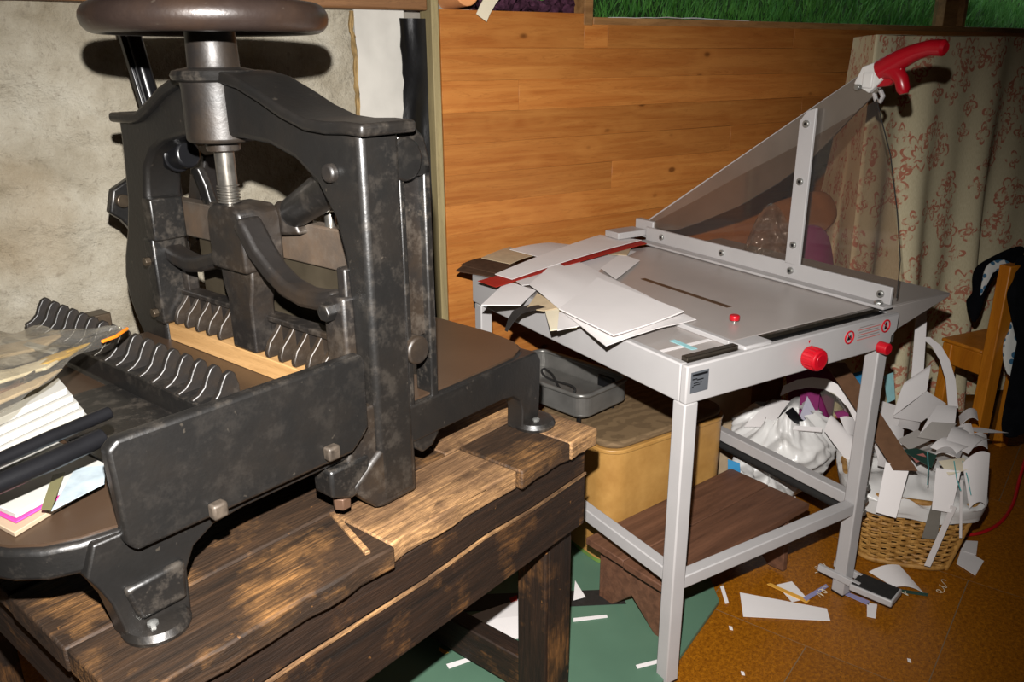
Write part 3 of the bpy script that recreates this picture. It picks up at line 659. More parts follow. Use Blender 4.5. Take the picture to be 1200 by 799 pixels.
cp(MB().box((.022, .983, AB), (.75, 1.005, CT)), 'back_panel', bevel=0.004)
cp(MB().box((.02, .02, CT-.022), (.75, .985, CT-.006)), 'lower_plate', GREYT, bevel=0.001)
top_ = cp(MB().box((.205, .062, CT-.006), (.752, .985, CT+.006)), 'table_plate', GREYT, bevel=0.003)
cp(MB().box((.192, .010, CT-.006), (.287, .064, CT+.0075)), 'plate_corner_cap', GREYW, bevel=0.005)
cp(MB().box((.192, .064, CT-.006), (.207, .5, CT+.0068)), 'plate_edge', GREYW, bevel=0.002)
cp(MB().box((.288, .046, CT-.004), (.748, .060, CT+.0065)), 'front_stop', STEEL_T, bevel=0.001)
cp(MB().box((.288, .022, CT-.012), (.748, .046, CT-.004)), 'cutting_slot', BLACKP, bevel=0)
cp(MB().box((.022, .026, CT-.004), (.186, .046, CT+.010)), 'stop_rail', STEEL_T, bevel=0.002)
cp(MB().box((.398, .272, CT+.006), (.416, .64, CT+.0068)), 'scale_strip', BRONZE, bevel=0)
cp(MB().box((.098, .09, CT-.0055), (.115, .17, CT-.0045)), 'tape', CYAN, bevel=0)
cp(MB().box((.03, .115, CT-.0055), (.19, .13, CT-.0050)), 'tape', PAPER, bevel=0)
k1 = cp(MB().lathe([(.006, CT+.006), (.006, CT+.013)], (.318, .168, 0), n=12), 'thumb_screw', CHROME, bevel=0)
cp(MB().lathe([(.0125, CT+.012), (.0135, CT+.014), (.0135, CT+.024), (.011, CT+.026)], (.318, .168, 0), n=18), 'knob', REDP, k1, 0.001)
# blade rail: folded angle with screws
rail = cp(MB().box((.766, .030, CT+.006), (.776, 1.05, CT+.064)), 'blade_rail', bevel=0.002)
cp(MB().box((.728, .022, CT+.008), (.770, 1.05, CT+.016)), 'rail_flange', GREYW, rail, 0.002)
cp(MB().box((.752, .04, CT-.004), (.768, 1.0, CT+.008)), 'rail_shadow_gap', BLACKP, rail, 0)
for v in (.06, .372, .66, .96):
    sc = cp(MB().lathe([(.0105, .7585), (.0105, .766)], (0, v, CT+.040), 'x', 14), 'screw', CHROME, rail, 0.001)
    cp(MB().lathe([(.005, .7578), (.005, .7586)], (0, v, CT+.040), 'x', 6), 'socket', BLACKP, rail, 0)
cp(MB().lathe([(.013, CT+.016), (.013, CT+.021), (.008, CT+.026)], (.748, .052, 0), n=6), 'nut', CHROME, rail, 0.001)
post = cp(MB().prism([(.343, CT+.06), (.397, CT+.06), (.397, 1.372), (.374, 1.402), (.343, 1.41)], 'x', .764, .774), 'guard_post', bevel=0.002)
for z in (1.01, 1.20, 1.365):
    cp(MB().lathe([(.0105, .757), (.0105, .764)], (0, .370, z), 'x', 14), 'screw', CHROME, post, 0.001)
    cp(MB().lathe([(.005, .7565), (.005, .7575)], (0, .370, z), 'x', 6), 'socket', BLACKP, post, 0)
# blade, its pivot bracket and handle
bl_top = [(1.07, .965), (.222, 1.502)]
blade = cp(MB().prism([(1.08, .955), (1.06, .972), (.222, 1.505), (.200, 1.500), (.165, 1.462), (.22, 1.41), (.30, 1.325), (.37, 1.255), (.48, 1.175), (.62, 1.09), (.80, 1.005), (.90, .965), (1.0, .945)], 'x', .784, .792), 'blade', plain('blade_steel', '8a827a', 0.32, 0.7, 0.5, 0.08, 6), bevel=0.001)
cp(MB().bar((.788, 1.06, .974), (.788, .215, 1.506), .010, .003, (1, 0, 0)), 'blade_spine', GREYW, blade, 0.002)
cp(MB().box((.772, 1.02, CT+.02), (.80, 1.12, CT+.085)), 'pivot_block', GREYW, bevel=0.003)
cp(MB().box((.64, 1.055, CT+.028), (.772, 1.135, CT+.052)), 'pivot_bracket', GREYW, bevel=0.003)
hb = MB(); hb.prism([(.235, 1.478), (.215, 1.522), (.165, 1.538), (.150, 1.49), (.185, 1.455)], 'x', .770, .806); hb.box((.764, .175, 1.468), (.812, .205, 1.508))
hbr = cp(hb, 'handle_bracket', plain('white_plastic', 'cfcdc9', 0.4), blade, 0.003)
cp(MB().tube([(.788, .180, 1.455), (.788, .172, 1.438), (.788, .158, 1.434), (.788, .152, 1.448), (.788, .162, 1.462)], .006, 8), 'bracket_eye', GREYW, blade, 0)
cp(MB().lathe([(.008, .756), (.008, .772)], (0, .215, 1.47), 'x', 12), 'wing_bolt', CHROME, blade, 0.001)
han = cp(MB().tube([(.788, .168, 1.512), (.788, .135, 1.53), (.788, .105, 1.546), (.788, .07, 1.560), (.788, .035, 1.568), (.788, .004, 1.567), (.788, -.003, 1.566)], [.029, .028, .025, .021, .020, .020, .013], 16), 'handle', DRED, bevel=0)
cp(MB().tube([(.788, .15, 1.515), (.788, .125, 1.51), (.788, .105, 1.49), (.788, .096, 1.466), (.788, .093, 1.456)], [.026, .023, .018, .017, .011], 14), 'handle_guard', DRED, han, 0)
cp(MB().prism([(.172, 1.545), (.172, 1.47), (.135, 1.475), (.105, 1.50), (.10, 1.545)], 'x', .778, .798), 'handle_web', DRED, han, 0.004)
cp(MB().tube([(.779, .165, 1.44), (.779, .10, 1.30), (.779, .055, 1.15), (.779, .027, 1.03), (.779, .020, .925)], .0016, 6), 'guard_wire', RUBBER, bevel=0)
# clear guard
cp(MB().prism([(1.03, .955), (.018, .935), (.022, .98), (.06, 1.15), (.16, 1.44), (.35, 1.33), (.62, 1.19), (.80, 1.09), (1.02, .975)], 'x', .7775, .7805), 'guard_pane', PLEXI, bevel=0)
# side wing
cp(MB().prism([(.776, .887), (1.085, .887), (1.085, .876), (.80, .802), (.776, .802)], 'y', .05, .058), 'wing_front', GREYWG, bevel=0.002)
cp(MB().box((.776, .058, .879), (1.085, .98, .887)), 'wing_table', GREYWG, bevel=0.002)
cp(MB().prism([(.776, .885), (1.085, .885), (1.085, .876), (.80, .802), (.776, .802)], 'y', .97, .98), 'wing_back', GREYWG, bevel=0.002)
cp(MB().bar((.778, .02, .80), (.778, .02, .862), .010, .012), 'panel_hook', CHROME, fp, 0.001)
# stand
for (u, v) in ((.0, .0), (.702, .0), (0, .95), (.702, .95)):
    lg = cp(MB().box((u, v, .004), (u+.042, v+.042, AB)), 'leg', bevel=0.004)
    cp(MB().box((u+.001, v+.001, 0), (u+.041, v+.041, .006)), 'leg_cap', BLACKP, lg, 0)
for v in (.0, .95): cp(MB().box((.042, v+.004, .281), (.702, v+.038, .317)), 'stretcher', bevel=0.003)
for u in (.0, .702): cp(MB().box((u+.004, .042, .299), (u+.038, .95, .337)), 'stretcher', bevel=0.003)
cp(MB().tube([(.735, .04, .27), (.735, .95, .27)], .014, 12), 'clamp_bar', RUBBER, bevel=0)
# foot pedal
ped = cp(MB().bar((.690, .085, .064), (.712, -.045, .062), .014, .022, (0, 0, 1)), 'pedal_lever', bevel=0.002)
cp(MB().bar((.752, .075, .062), (.754, -.02, .062), .012, .022, (0, 0, 1)), 'pedal_lever', bevel=0.002)
pr = MB().bar((.728, -.014, .058), (.760, -.134, .058), .082, .022, (0, 0, 1)); cp(pr, 'pedal', bevel=0.004)
cp(MB().bar((.729, -.018, .070), (.759, -.129, .070), .072, .004, (0, 0, 1)), 'pedal_pad', RUBBER, bevel=0.002)
hp = cp(MB().prism([(.745, .245), (.757, .238), (.775, .245), (.780, .26), (.780, .36), (.774, .374), (.757, .376), (.745, .365)], 'y', .020, .026), 'hinge_plate', plain('galvanised', '6c6c68', 0.4, 0.7), bevel=0.001)
hp.location = (0, 0, 0)
for z in (.268, .31, .352): cp(MB().lathe([(.010, .008), (.011, .020)], (.764, 0, z), 'y', 12), 'hinge_bolt', CHROME, hp, 0.002)
# red knobs, rating plate and warning stickers
kn = cp(MB().lathe([(.026, -.042), (.0275, -.038), (.0275, 0.0)], (.408, 0, .836), 'y', 32), 'pressure_knob', REDP, bevel=0.003)
for i in range(18):
    a = i*math.pi/9; cp(MB().bar((.408+.0273*math.cos(a), -.004, .836+.0273*math.sin(a)), (.408+.0273*math.cos(a), -.034, .836+.0273*math.sin(a)), .003, .003), 'grip_ridge', REDP, kn, 0)
cp(MB().lathe([(.016, -.0435), (.0165, -.041)], (.408, 0, .836), 'y', 24), 'knob_face', DRED, kn, 0.001)
cp(MB().lathe([(.0155, -.03), (.0165, -.026), (.0165, 0.0)], (.70, 0, .806), 'y', 24), 'lock_knob', REDP, bevel=0.002)
cp(MB().box((.012, -.0015, .822), (.066, 0, .873)), 'rating_plate', plain('dark_grey_plate', '5a5d62', 0.4, 0.2), bevel=0)
rp = cut.children[-1]
for (a, b, z, t) in ((.016, .062, .866, .005), (.016, .03, .856, .0025), (.03, .050, .853, .0025), (.02, .045, .846, .002), (.02, .040, .841, .002), (.016, .020, .838, .002)):
    cp(MB().box((a, -.0022, z-t/2), (b, -.0013, z+t/2)), 'plate_print', BLACKP, rp, 0)
def ring(cx, cz, r):
    m = MB(); m.tube([(cx+r*math.cos(a), -.001, cz+r*math.sin(a)) for a in [2*math.pi*i/28 for i in range(28)]], .0022, 6, True)
    s = cp(m, 'warning_symbol', REDP, bevel=0)
    cp(MB().bar((cx-r*.7, -.001, cz+r*.7), (cx+r*.7, -.001, cz-r*.7), .002, .003, (0, 1, 0)), 'warning_slash', REDP, s, 0)
    return s
s1 = ring(.566, .857, .0165)
cp(MB().prism([(.558, .85), (.562, .862), (.566, .858), (.571, .864), (.574, .853), (.568, .85)], 'y', -.0015, 0), 'warning_figure', BLACKP, s1, 0)
s2 = ring(.716, .862, .0165)
cp(MB().prism([(.712, .853), (.714, .873), (.718, .873), (.720, .853)], 'y', -.0015, 0), 'warning_figure', BLACKP, s2, 0)
for i, (a, b) in enumerate(((.604, .670), (.600, .690), (.604, .684), (.600, .690), (.604, .690), (.598, .693))):
    cp(MB().box((a, -.001, .8755-i*.0068), (b, 0, .8775-i*.0068)), 'warning_text', plain('text_ink', 'b5655f' if i % 2 else '857d7a', 0.6), s1, 0)
cp(MB().prism([(.405, .878), (.412, .878), (.4085, .870)], 'y', -.001, 0), 'knob_mark', REDP, kn, 0)

# ------------------------------------------------------------------ sheets lying about: real pieces at real heights
def sheet(name, label, pts, m, cat='paper', group=None, thick=0.0016, bow=0.0, n=8, wave=0.0, space=at):
    P = [space(*p) for p in pts]
    mb = MB()
    if len(P) == 4:
        a, b, c, d = P
        sd = sum(ord(ch) for ch in label)
        def fn(s, t):
            p = a*(1-s)*(1-t)+b*s*(1-t)+c*s*t+d*(1-s)*t
            return p + Vector((0, 0, bow*4*s*(1-s) + wave*noise.noise(Vector((s*3+sd, t*3, 0)))))
        nrm = (b-a).cross(d-a)
        if nrm.z < 0:
            f0 = fn; fn = lambda s, t: f0(t, s)
        mb.grid(fn, n, n, thick)
    else:
        nrm = Vector((0, 0, 0))
        for i in range(1, len(P)-1): nrm += (P[i]-P[0]).cross(P[i+1]-P[0])
        nrm.normalize()
        if nrm.z < 0: P = P[::-1]; nrm = -nrm
        k = len(P)
        mb.add(P+[p-nrm*thick for p in P], [tuple(range(k)), tuple(range(2*k-1, k-1, -1))]+[((i+1) % k, i, k+i, k+(i+1) % k) for i in range(k)])
    return mb.build(name, m, label=label, cat=cat, group=group, smooth=30)
G = 'offcuts heaped on the cutter table'
z0 = CT+.004
sheet('brown_felt_sheet', 'dark brown felt offcut hanging over the back corner of the cutter table, lower one', [(534, 317, z0), (556, 304, z0), (600, 309, z0), (583, 325, z0+.004)], BROWNF, 'felt', G, .003, .004)
sheet('brown_felt_sheet', 'dark brown felt offcut on the cutter table, upper one of the pair', [(540, 310, z0+.007), (563, 302, z0+.006), (604, 308, z0+.006), (586, 321, z0+.008)], BROWNF, 'felt', G, .003, .003)
sheet('beige_cloth_piece', 'beige woven cloth offcut beside the brown felt on the cutter', [(564, 302, z0+.010), (598, 289, z0+.008), (626, 299, z0+.008), (598, 309, z0+.012)], BEIGE, 'cloth', G, .002, .003)
sheet('white_paper_sheet', 'pale grey sheet at the far left edge of the cutter table', [(597, 292, z0+.014), (645, 284, z0+.01), (700, 290, z0+.006), (640, 303, z0+.008)], PAPER2, 'paper', G, .0016, .004)
sheet('white_paper_sheet', 'pale sheet lying under the long red strip near the blade pivot', [(640, 303, z0+.004), (690, 283, z0+.004), (776, 301, z0+.001), (700, 318, z0+.002)], PAPER2, 'paper', G)
sheet('beige_cloth_piece', 'small beige cloth scrap next to the blade pivot end of the red strip', [(705, 297, z0+.012), (722, 288, z0+.012), (742, 286, z0+.010), (735, 299, z0+.012)], BEIGE, 'cloth', G)
sheet('beige_cloth_piece', 'beige cloth scrap between the red strip and the big white sheet', [(614, 319, z0+.010), (632, 309, z0+.010), (640, 312, z0+.009), (628, 320, z0+.010)], BEIGE, 'cloth', G)
sheet('red_card_strip', 'long thin red card strip curving across the cutter table', [(560, 329, z0+.013), (748, 281, z0+.016), (758, 285, z0+.016), (581, 336, z0+.013)], REDC, 'card', G, .0018, .004, 14)
sheet('white_paper_strip', 'long white paper strip curving over the red strip on the cutter', [(580, 321, z0+.018), (703, 275, z0+.020), (752, 281, z0+.020), (600, 327, z0+.018)], PAPER, 'paper', G, .0018, .006, 14)
sheet('white_card', 'white card hanging off the left edge of the cutter table below the red tip', [(564, 357, z0-.002), (594, 329, z0+.006), (628, 340, z0+.008), (610, 357, z0+.004)], PAPER, 'card', G, .002)
sheet('white_paper_sheet', 'small white sheet tucked under the corner of the largest sheet on the cutter', [(600, 326, z0+.012), (640, 315, z0+.012), (652, 330, z0+.012), (612, 334, z0+.012)], PAPER2, 'paper', G)
sheet('beige_cloth_piece', 'beige cloth triangle at the left edge of the cutter below the big sheet', [(617, 361, z0+.004), (630, 343, z0+.008), (656, 360, z0+.006), (637, 364, z0+.003)], BEIGE, 'cloth', G)
sheet('white_card', 'cream card corner hanging over the cutter edge, left of two', [(638, 362, z0), (660, 360, z0+.004), (676, 383, z0), (645, 387, z0-.002)], CREAM, 'card', G, .002)
sheet('white_card', 'cream card corner hanging over the cutter edge, right of two', [(655, 366, z0+.004), (672, 362, z0+.006), (686, 380, z0+.003), (653, 387, z0+.001)], PAPER2, 'card', G, .002)
sheet('white_paper_sheet', 'small white sheet lying right of the largest sheet on the cutter', [(704, 314, z0+.012), (727, 297, z0+.010), (750, 305, z0+.008), (722, 327, z0+.014)], PAPER, 'paper', G)
sheet('white_paper_sheet', 'largest white sheet sprawled across the cutter table', [(620, 333, z0+.014), (664, 300, z0+.014), (816, 374, z0+.006), (710, 405, z0+.008)], PAPER, 'paper', G, .0018, .006, 12, .004)
sheet('white_card', 'thick white card with raised curled edge on top of the largest sheet', [(655, 361, z0+.025), (700, 325, z0+.026), (801, 364, z0+.024), (719, 392, z0+.028)], PAPER, 'card', G, .004, -.003, 12)
bs = MB()
pts = [at(650, 358, z0+.001), at(632, 358, z0+.004), at(616, 362, z0+.003), at(606, 366, z0-.012), at(599, 375, z0-.035), at(593, 388, z0-.06)]
bs.strap(pts, [.05, .05, .045, .04, .03, .012], .002, _cv); bs.build('black_leather_piece', BLKC, label='curled black leather offcut drooping over the left edge of the cutter', cat='leather', group=G, smooth=60)
# ------------------------------------------------------------------ under and around the cutter
# green board lying on the floor
gb = MB(); gp = [at(843, 703, .016), at(769, 808, .016), at(560, 950, .016), at(380, 800, .016), at(548, 660, .016), at(690, 590, .016), at(800, 600, .016)]
gpoly = [(p.x, p.y) for p in gp]
gb.prism(gpoly, 'z', 0.0005, .016).build('green_board', GREENB, label='green painted board lying flat on the cork floor', cat='board', bevel=0.002)
GF = 'paper offcuts on the green board'
zf = .019
sheet('black_strip', 'long black strip lying across the green board', [(540, 697, zf), (724, 690, zf), (734, 707, zf), (540, 716, zf)], BLKC, 'strip')
sheet('white_paper_sheet', 'white sheet on the green board half hidden behind the bench leg, upper one', [(548, 722, zf+.004), (622, 697, zf+.004), (640, 716, zf+.004), (560, 732, zf+.004)], PAPER2, 'paper', GF)
sheet('white_paper_sheet', 'white sheet on the green board half hidden behind the bench leg, lower one', [(546, 728, zf+.006), (625, 720, zf+.006), (622, 746, zf+.006), (588, 750, zf+.006)], PAPER, 'paper', GF)
sheet('white_paper_strip', 'narrow white strip on the green board at the bottom left', [(523, 778, zf), (552, 769, zf), (554, 773, zf), (526, 783, zf)], PAPER, 'paper', GF)
sheet('white_paper_sheet', 'small white paper corner on the black strip right of the bench leg', [(674, 680, zf+.006), (686, 699, zf+.006), (672, 703, zf+.006)], PAPER, 'paper', GF)
sheet('white_paper_strip', 'thin white strip on the green board right of the bench leg', [(672, 724, zf), (711, 720, zf), (712, 723, zf), (672, 728, zf)], PAPER, 'paper', GF)
sheet('white_paper_strip', 'short white strip on the green board touching the cutter leg', [(745, 779, zf), (780, 770, zf), (781, 774, zf), (747, 783, zf)], PAPER, 'paper', GF)
sheet('red_scrap', 'tiny red scrap on the green board left of the bench leg', [(597, 701, zf+.010), (606, 697, zf+.010), (606, 703, zf+.010), (599, 705, zf+.010)], REDC, 'card')
sheet('yellow_scrap', 'tiny yellow scrap on the green board at the bench stretcher', [(515, 758, zf), (526, 764, zf), (521, 766, zf), (514, 761, zf)], YEL, 'card')
# low wooden step stool
p1, p2, p3, p4 = at(778, 688, .225), at(949, 590, .225), at(868, 551, .225), at(718, 612, .225)
ax = (p2-p1); ax.z = 0; L = ax.length; sa = math.atan2(ax.y, ax.x)
step = thing('step_stool', 'low brown wooden step stool standing under the cutter', 'stool', (p1.x, p1.y, 0), sa)
ex = Vector((math.cos(sa), math.sin(sa), 0)); ey = Vector((-ex.y, ex.x, 0)); Wd = (p4-p1).dot(ey)*0.97
MB().box((0, 0, .203), (L, Wd/2-.001, .225)).build('top_board', STEPW, step, bevel=0.003)
MB().box((0.004, Wd/2+.001, .203), (L+.002, Wd, .2255)).build('top_board', STEPW, step, bevel=0.003)
for u in (.045, L-.10):
    MB().prism([(.015, .203), (Wd-.02, .203), (Wd-.02, .015), (Wd-.07, .012), (Wd/2, .09), (.06, .012), (.005, .017)], 'x', u, u+.022).build('end_board', STEPW, step, bevel=0.003)
MB().box((.067, .035, .145), (L-.10, .055, .20)).build('rail', STEPW, step, bevel=0.002)
# yellow upholstered box
q1, q2, q3 = at(736, 523, .43), at(857, 482, .43), at(693, 508, .43)
by = Vector((-(q2-q1).y, (q2-q1).x, 0)).normalized(); bx_ = (q2-q1).normalized(); bx_.z = 0; bx_.normalize()
bl = (q2-q1).length; ba = math.atan2(bx_.y, bx_.x)
box = thing('upholstered_box', 'mottled yellow box seat with brown patterned top under the cutter', 'box seat', (q1.x, q1.y, .0165), ba)
def rr(x0, y0, x1, y1, r, n=6):
    o = []
    for cx, cy, a0 in ((x1-r, y0+r, -90), (x1-r, y1-r, 0), (x0+r, y1-r, 90), (x0+r, y0+r, 180)):
        for i in range(n+1): a = math.radians(a0+90*i/n); o.append((cx+r*math.cos(a), cy+r*math.sin(a)))
    return o
MB().prism(rr(-.07, 0, bl, .40, .07), 'z', .012, .405).build('body', BOXY, box, bevel=0.004)
MB().prism(rr(-.07, 0, bl, .40, .07), 'z', .0015, .014).build('base_trim', plain('green_felt_base', '5c7a34', 0.8), box)
MB().prism(rr(-.064, .006, bl-.006, .394, .066), 'z', .405, .428).build('cushion', BROC, box, bevel=0.010, seg=3)
MB().prism(rr(-.073, -.003, bl+.003, .403, .072), 'z', .392, .406).build('lid_edge', BOXY, box, bevel=0.003)
# electric hot tray with its cable
ta_ = at(690, 481, .50); tb_ = at(748, 455, .50); tl_ = at(622, 443, .50)
tx = (tb_-ta_); tang = math.atan2(tx.y, tx.x)
tray = thing('steel_tray', 'rectangular brushed steel tray appliance standing on the box under the cutter', 'tray', (ta_.x, ta_.y, .4455), tang)
tW, tD = 0.21, 0.40
tm = MB(); tm.prism(rr(-.03, -.0, tW, tD, .04), 'z', .03, .045); tm.build('body', TRAYM, tray, bevel=0.006, seg=3)
rim = MB(); path = [(x, y, .105) for x, y in rr(-.03, 0, tW, tD, .04)]
rim.tube(path, .008, 8, True); 
for i in range(len(path)):
    a = Vector(path[i]); b = Vector(path[(i+1) % len(path)]); rim.add([a-Vector((0, 0, .065)), b-Vector((0, 0, .065)), b, a], [(0, 1, 2, 3)])
rim.build('rim', TRAYM, tray, smooth=60)
MB().prism(rr(tW-.005, .06, tW+.035, .14, .012), 'z', .02, .085).build('control_box', BLACKP, tray, bevel=0.006)
for (x, y) in ((0.0, .04), (tW-.04, .04), (0, tD-.04), (tW-.04, tD-.04)): MB().lathe([(.008, 0), (.009, .032)], (x, y, 0), n=10).build('foot', BLACKP, tray)
cbl = MB().tube([Vector((.02+.13*t, .05+.26*t+.05*math.sin(t*9), .058+.008*math.sin(t*14))) for t in [i/40 for i in range(41)]] + [Vector((.15-.1*t, .31-.16*t, .06+.006*math.sin(t*7))) for t in [i/14 for i in range(15)]], .004, 8)
cbl.build('cable', RUBBER, tray, smooth=60)
for i in range(3): MB().bar((.06+.035*i, .035, .054), (.075+.035*i, .065, .054), .02, .012).build('plug', BLACKP, tray, bevel=0.002)

# ------------------------------------------------------------------ floor scraps on the right
GR = 'paper scraps on the cork floor'
zq = .004
sheet('white_paper_sheet', 'long tapered white offcut lying on the cork floor', [(867, 694, zq), (969, 713, zq), (973, 727, zq), (871, 722, zq)], PAPER, 'paper', GR)
sheet('white_paper_sheet', 'small white scrap under the yellow strip on the cork floor', [(910, 685, zq), (928, 681, zq), (946, 701, zq), (928, 705, zq)], PAPER, 'paper', GR)
sheet('yellow_strip', 'narrow yellow strip lying on a small white scrap', [(899, 684, zq+.003), (903, 683, zq+.003), (949, 703, zq+.003), (946, 706, zq+.003)], YEL, 'strip', None, .003)
sheet('white_paper_strip', 'tiny white strip on the cork floor beside the stool', [(844, 687, zq), (848, 686, zq), (854, 706, zq), (850, 707, zq)], PAPER, 'paper', GR)
sheet('folded_paper', 'folded pale paper lying on the floor behind the pedal', [(1018, 670, zq), (1054, 662, .03), (1082, 694, zq), (1048, 688, zq)], PAPER2, 'paper', GR, .0016, .012)
sheet('white_paper_strip', 'short white strip on the floor below the foot pedal', [(1016, 706, zq), (1028, 708, zq), (1026, 724, zq), (1016, 722, zq)], PAPER, 'paper', GR)
sheet('white_card', 'white card leaning on the floor right of the wicker basket', [(1127, 641, zq), (1153, 657, zq), (1143, 674, zq), (1121, 660, zq)], PAPER, 'card', GR)
sheet('white_paper_sheet', 'small grey-white paper behind the card right of the basket', [(1129, 633, .012), (1146, 634, .012), (1144, 650, .008), (1128, 645, .008)], PAPER2, 'paper', GR)
sheet('lavender_ribbon', 'lavender ribbon piece on the floor left of the cutter foot', [(941, 700, zq+.004), (968, 684, zq+.004), (971, 687, zq+.004), (945, 704, zq+.004)], LAV, 'ribbon')
sheet('lavender_ribbon', 'lavender ribbon piece on the floor below the foot pedal', [(975, 690, zq), (978, 687, zq), (1019, 704, zq), (1018, 709, zq)], LAV, 'ribbon')
sheet('dark_teal_strip', 'dark teal card strip on the floor in front of the folded paper', [(1046, 692, zq+.002), (1048, 689, zq+.002), (1088, 695, zq+.002), (1087, 698, zq+.002)], TEAL, 'strip')
for i, (x, y, dx, dy, lb) in enumerate(((955, 668, 14, -6, 'thin pale thread curled on the floor left of the cutter foot'), (1045, 690, 20, 6, 'thin pale thread on the floor right of the foot pedal'), (1100, 695, 8, -14, 'thin pale thread loop on the floor in front of the basket'), (968, 690, -10, 8, 'thin pale thread near the lavender ribbon'))):
    pth = [at(x+dx*t+4*math.sin(t*17+i), y+dy*t+3*math.cos(t*15+i), .005+.004*(1+math.sin(t*20))) for t in [k/30 for k in range(31)]]
    MB().tube(pth, .0008, 5).build('thread', CREAM, label=lb, cat='thread', smooth=60)
for (x, y, lb) in ((854, 733, 'tiny white paper fleck on the cork floor near the stool'), (868, 786, 'tiny white paper fleck near the bottom edge of the floor'), (1063, 771, 'tiny white paper fleck on the right floor tile')):
    sheet('paper_fleck', lb, [(x, y, zq), (x+4, y+1, zq), (x+5, y+5, zq), (x+1, y+4, zq)], PAPER, 'paper', GR)
# red cable
pth = [at(1128, 627, .01), at(1150, 624, .01), at(1172, 612, .012), at(1187, 590, .02), at(1195, 560, .05), at(1204, 530, .10), at(1212, 505, .14)]
sm = []
for i in range(len(pth)-1):
    p0, p1_, p2_, p3_ = pth[max(i-1, 0)], pth[i], pth[i+1], pth[min(i+2, len(pth)-1)]
    for k in range(8):
        t = k/8; sm.append(0.5*((2*p1_)+(p2_-p0)*t+(2*p0-5*p1_+4*p2_-p3_)*t*t+(3*p1_-p0-3*p2_+p3_)*t**3))
MB().tube(sm+[pth[-1]], .006, 8).build('red_cable', plain('red_cable_rubber', 'a8161c', 0.4), label='red cable curving over the floor by the basket', cat='cable', smooth=60)

# ------------------------------------------------------------------ wicker basket with offcuts
bc = Vector((2.395, 1.30, 0))
bask = thing('wicker_basket', 'square woven wicker basket overflowing with paper offcuts', 'basket', bc, math.radians(40))
def bk(a, h, off=0.0):
    e = 4.0; r0 = .145+.05*h/.26
    ca, sa2 = math.cos(a), math.sin(a); r = r0/((abs(ca)**e+abs(sa2)**e)**(1/e))
    return Vector(((r+off)*ca*1.06, (r+off)*sa2, h))
strands = MB(); NS = 120
for row in range(23):
    h = .012+row*.0108
    pth = [bk(2*math.pi*i/NS, h+.0012*math.sin(i*1.7+row), .0042*(1 if ((i//3)+row) % 2 else -1)) for i in range(NS)]
    strands.tube(pth, .0049, 5, True)
strands.build('woven_strands', WICK, bask, smooth=60, kind='stuff')
st = MB()
for k in range(40): a = 2*math.pi*k/40; st.tube([bk(a, .004), bk(a, .13), bk(a, .258)], .005, 5)
st.build('stakes', WICK, bask, smooth=60, kind='stuff')
MB().tube([bk(2*math.pi*i/60, .262) for i in range(60)], .010, 8, True).build('rim', WICK, bask, smooth=60)
MB().tube([bk(2*math.pi*i/60, .010, .003) for i in range(60)], .009, 8, True).build('base_ring', WICK, bask, smooth=60)
MB().prism([(bk(2*math.pi*i/40, .01).x, bk(2*math.pi*i/40, .01).y) for i in range(40)], 'z', .003, .010).build('bottom', WICK, bask)
for a in (math.radians(225), math.radians(-45)): MB().tube([bk(a, .003, .006), bk(a, .10, .006), bk(a, .255, .006)], .009, 8).build('corner_post', WICK, bask, smooth=60)
# crumpled liner bag swelling over the rim
def liner(s, t):
    a = 2*math.pi*s; wob = noise.noise(Vector((math.cos(a)*3, math.sin(a)*3, t*3)))
    if t < .35:
        k = t/.35; p = bk(a, .205+.055*k, .021+.006*wob)
    else:
        k = (t-.35)/.65; q = bk(a, .262, .022*(1-k)); p = Vector((q.x*(1-k**1.5), q.y*(1-k**1.5), .262+.035*math.sin(k*1.57)+.02*wob+.015*noise.noise(Vector((q.x*14*(1-k), q.y*14*(1-k), 3)))))
    p = p + Vector((0, 0, .012*noise.noise(Vector((a*2.5, t*6, 9)))*(1 if t < .1 else .4)))
    return Matrix.Rotation(math.radians(40), 3, 'Z')@p + bc
MB().grid(liner, 90, 34, .0008).build('bin_liner', BAGW, label='crumpled white plastic liner swelling over the wicker basket rim', cat='plastic bag', smooth=70)
GB = 'paper offcuts in the wicker basket'
def bs_(x, y, d): return atD(x, y, d)
def bsheet(name, label, pts, m, cat='paper', bow=0.0, thick=.0015, n=8, group=GB):
    pts = [(x, y, d+(.24 if group else .42)) for x, y, d in pts]
    return sheet(name, label, pts, m, cat, group, thick, bow, n, 0.0, atD)
bsheet('white_paper_sheet', 'tall curved white sheet standing up out of the wicker basket', [(1047, 487, 2.53), (1060, 448, 2.56), (1091, 427, 2.60), (1086, 458, 2.56)], PAPER, bow=.02)
bsheet('white_paper_sheet', 'white sheet lying at the foot of the tall curved sheet in the basket', [(1047, 489, 2.50), (1086, 458, 2.57), (1109, 473, 2.56), (1080, 494, 2.48)], PAPER2)
bsheet('white_paper_sheet', 'upright white folded sheet in the middle of the basket', [(1077, 511, 2.42), (1100, 474, 2.46), (1121, 476, 2.50), (1119, 496, 2.46)], PAPER, bow=.01)
bsheet('grey_card', 'grey-brown card lying in the middle of the basket heap', [(1075, 512, 2.40), (1092, 494, 2.43), (1121, 496, 2.46), (1106, 517, 2.40)], PAPERG, 'card')
bsheet('grey_card', 'grey board piece at the left of the basket heap', [(1052, 515, 2.40), (1075, 503, 2.45), (1092, 515, 2.42), (1066, 527, 2.37)], PAPERG, 'card')
bsheet('white_paper_sheet', 'white sheet hanging down over the left front of the basket', [(1038, 541, 2.22), (1065, 551, 2.2), (1050, 607, 2.225), (1026, 600, 2.24)], PAPER)
bsheet('white_paper_sheet', 'white sheet hanging down over the middle front of the basket', [(1097, 548, 2.195), (1126, 552, 2.18), (1115, 601, 2.195), (1092, 597, 2.205)], PAPER)
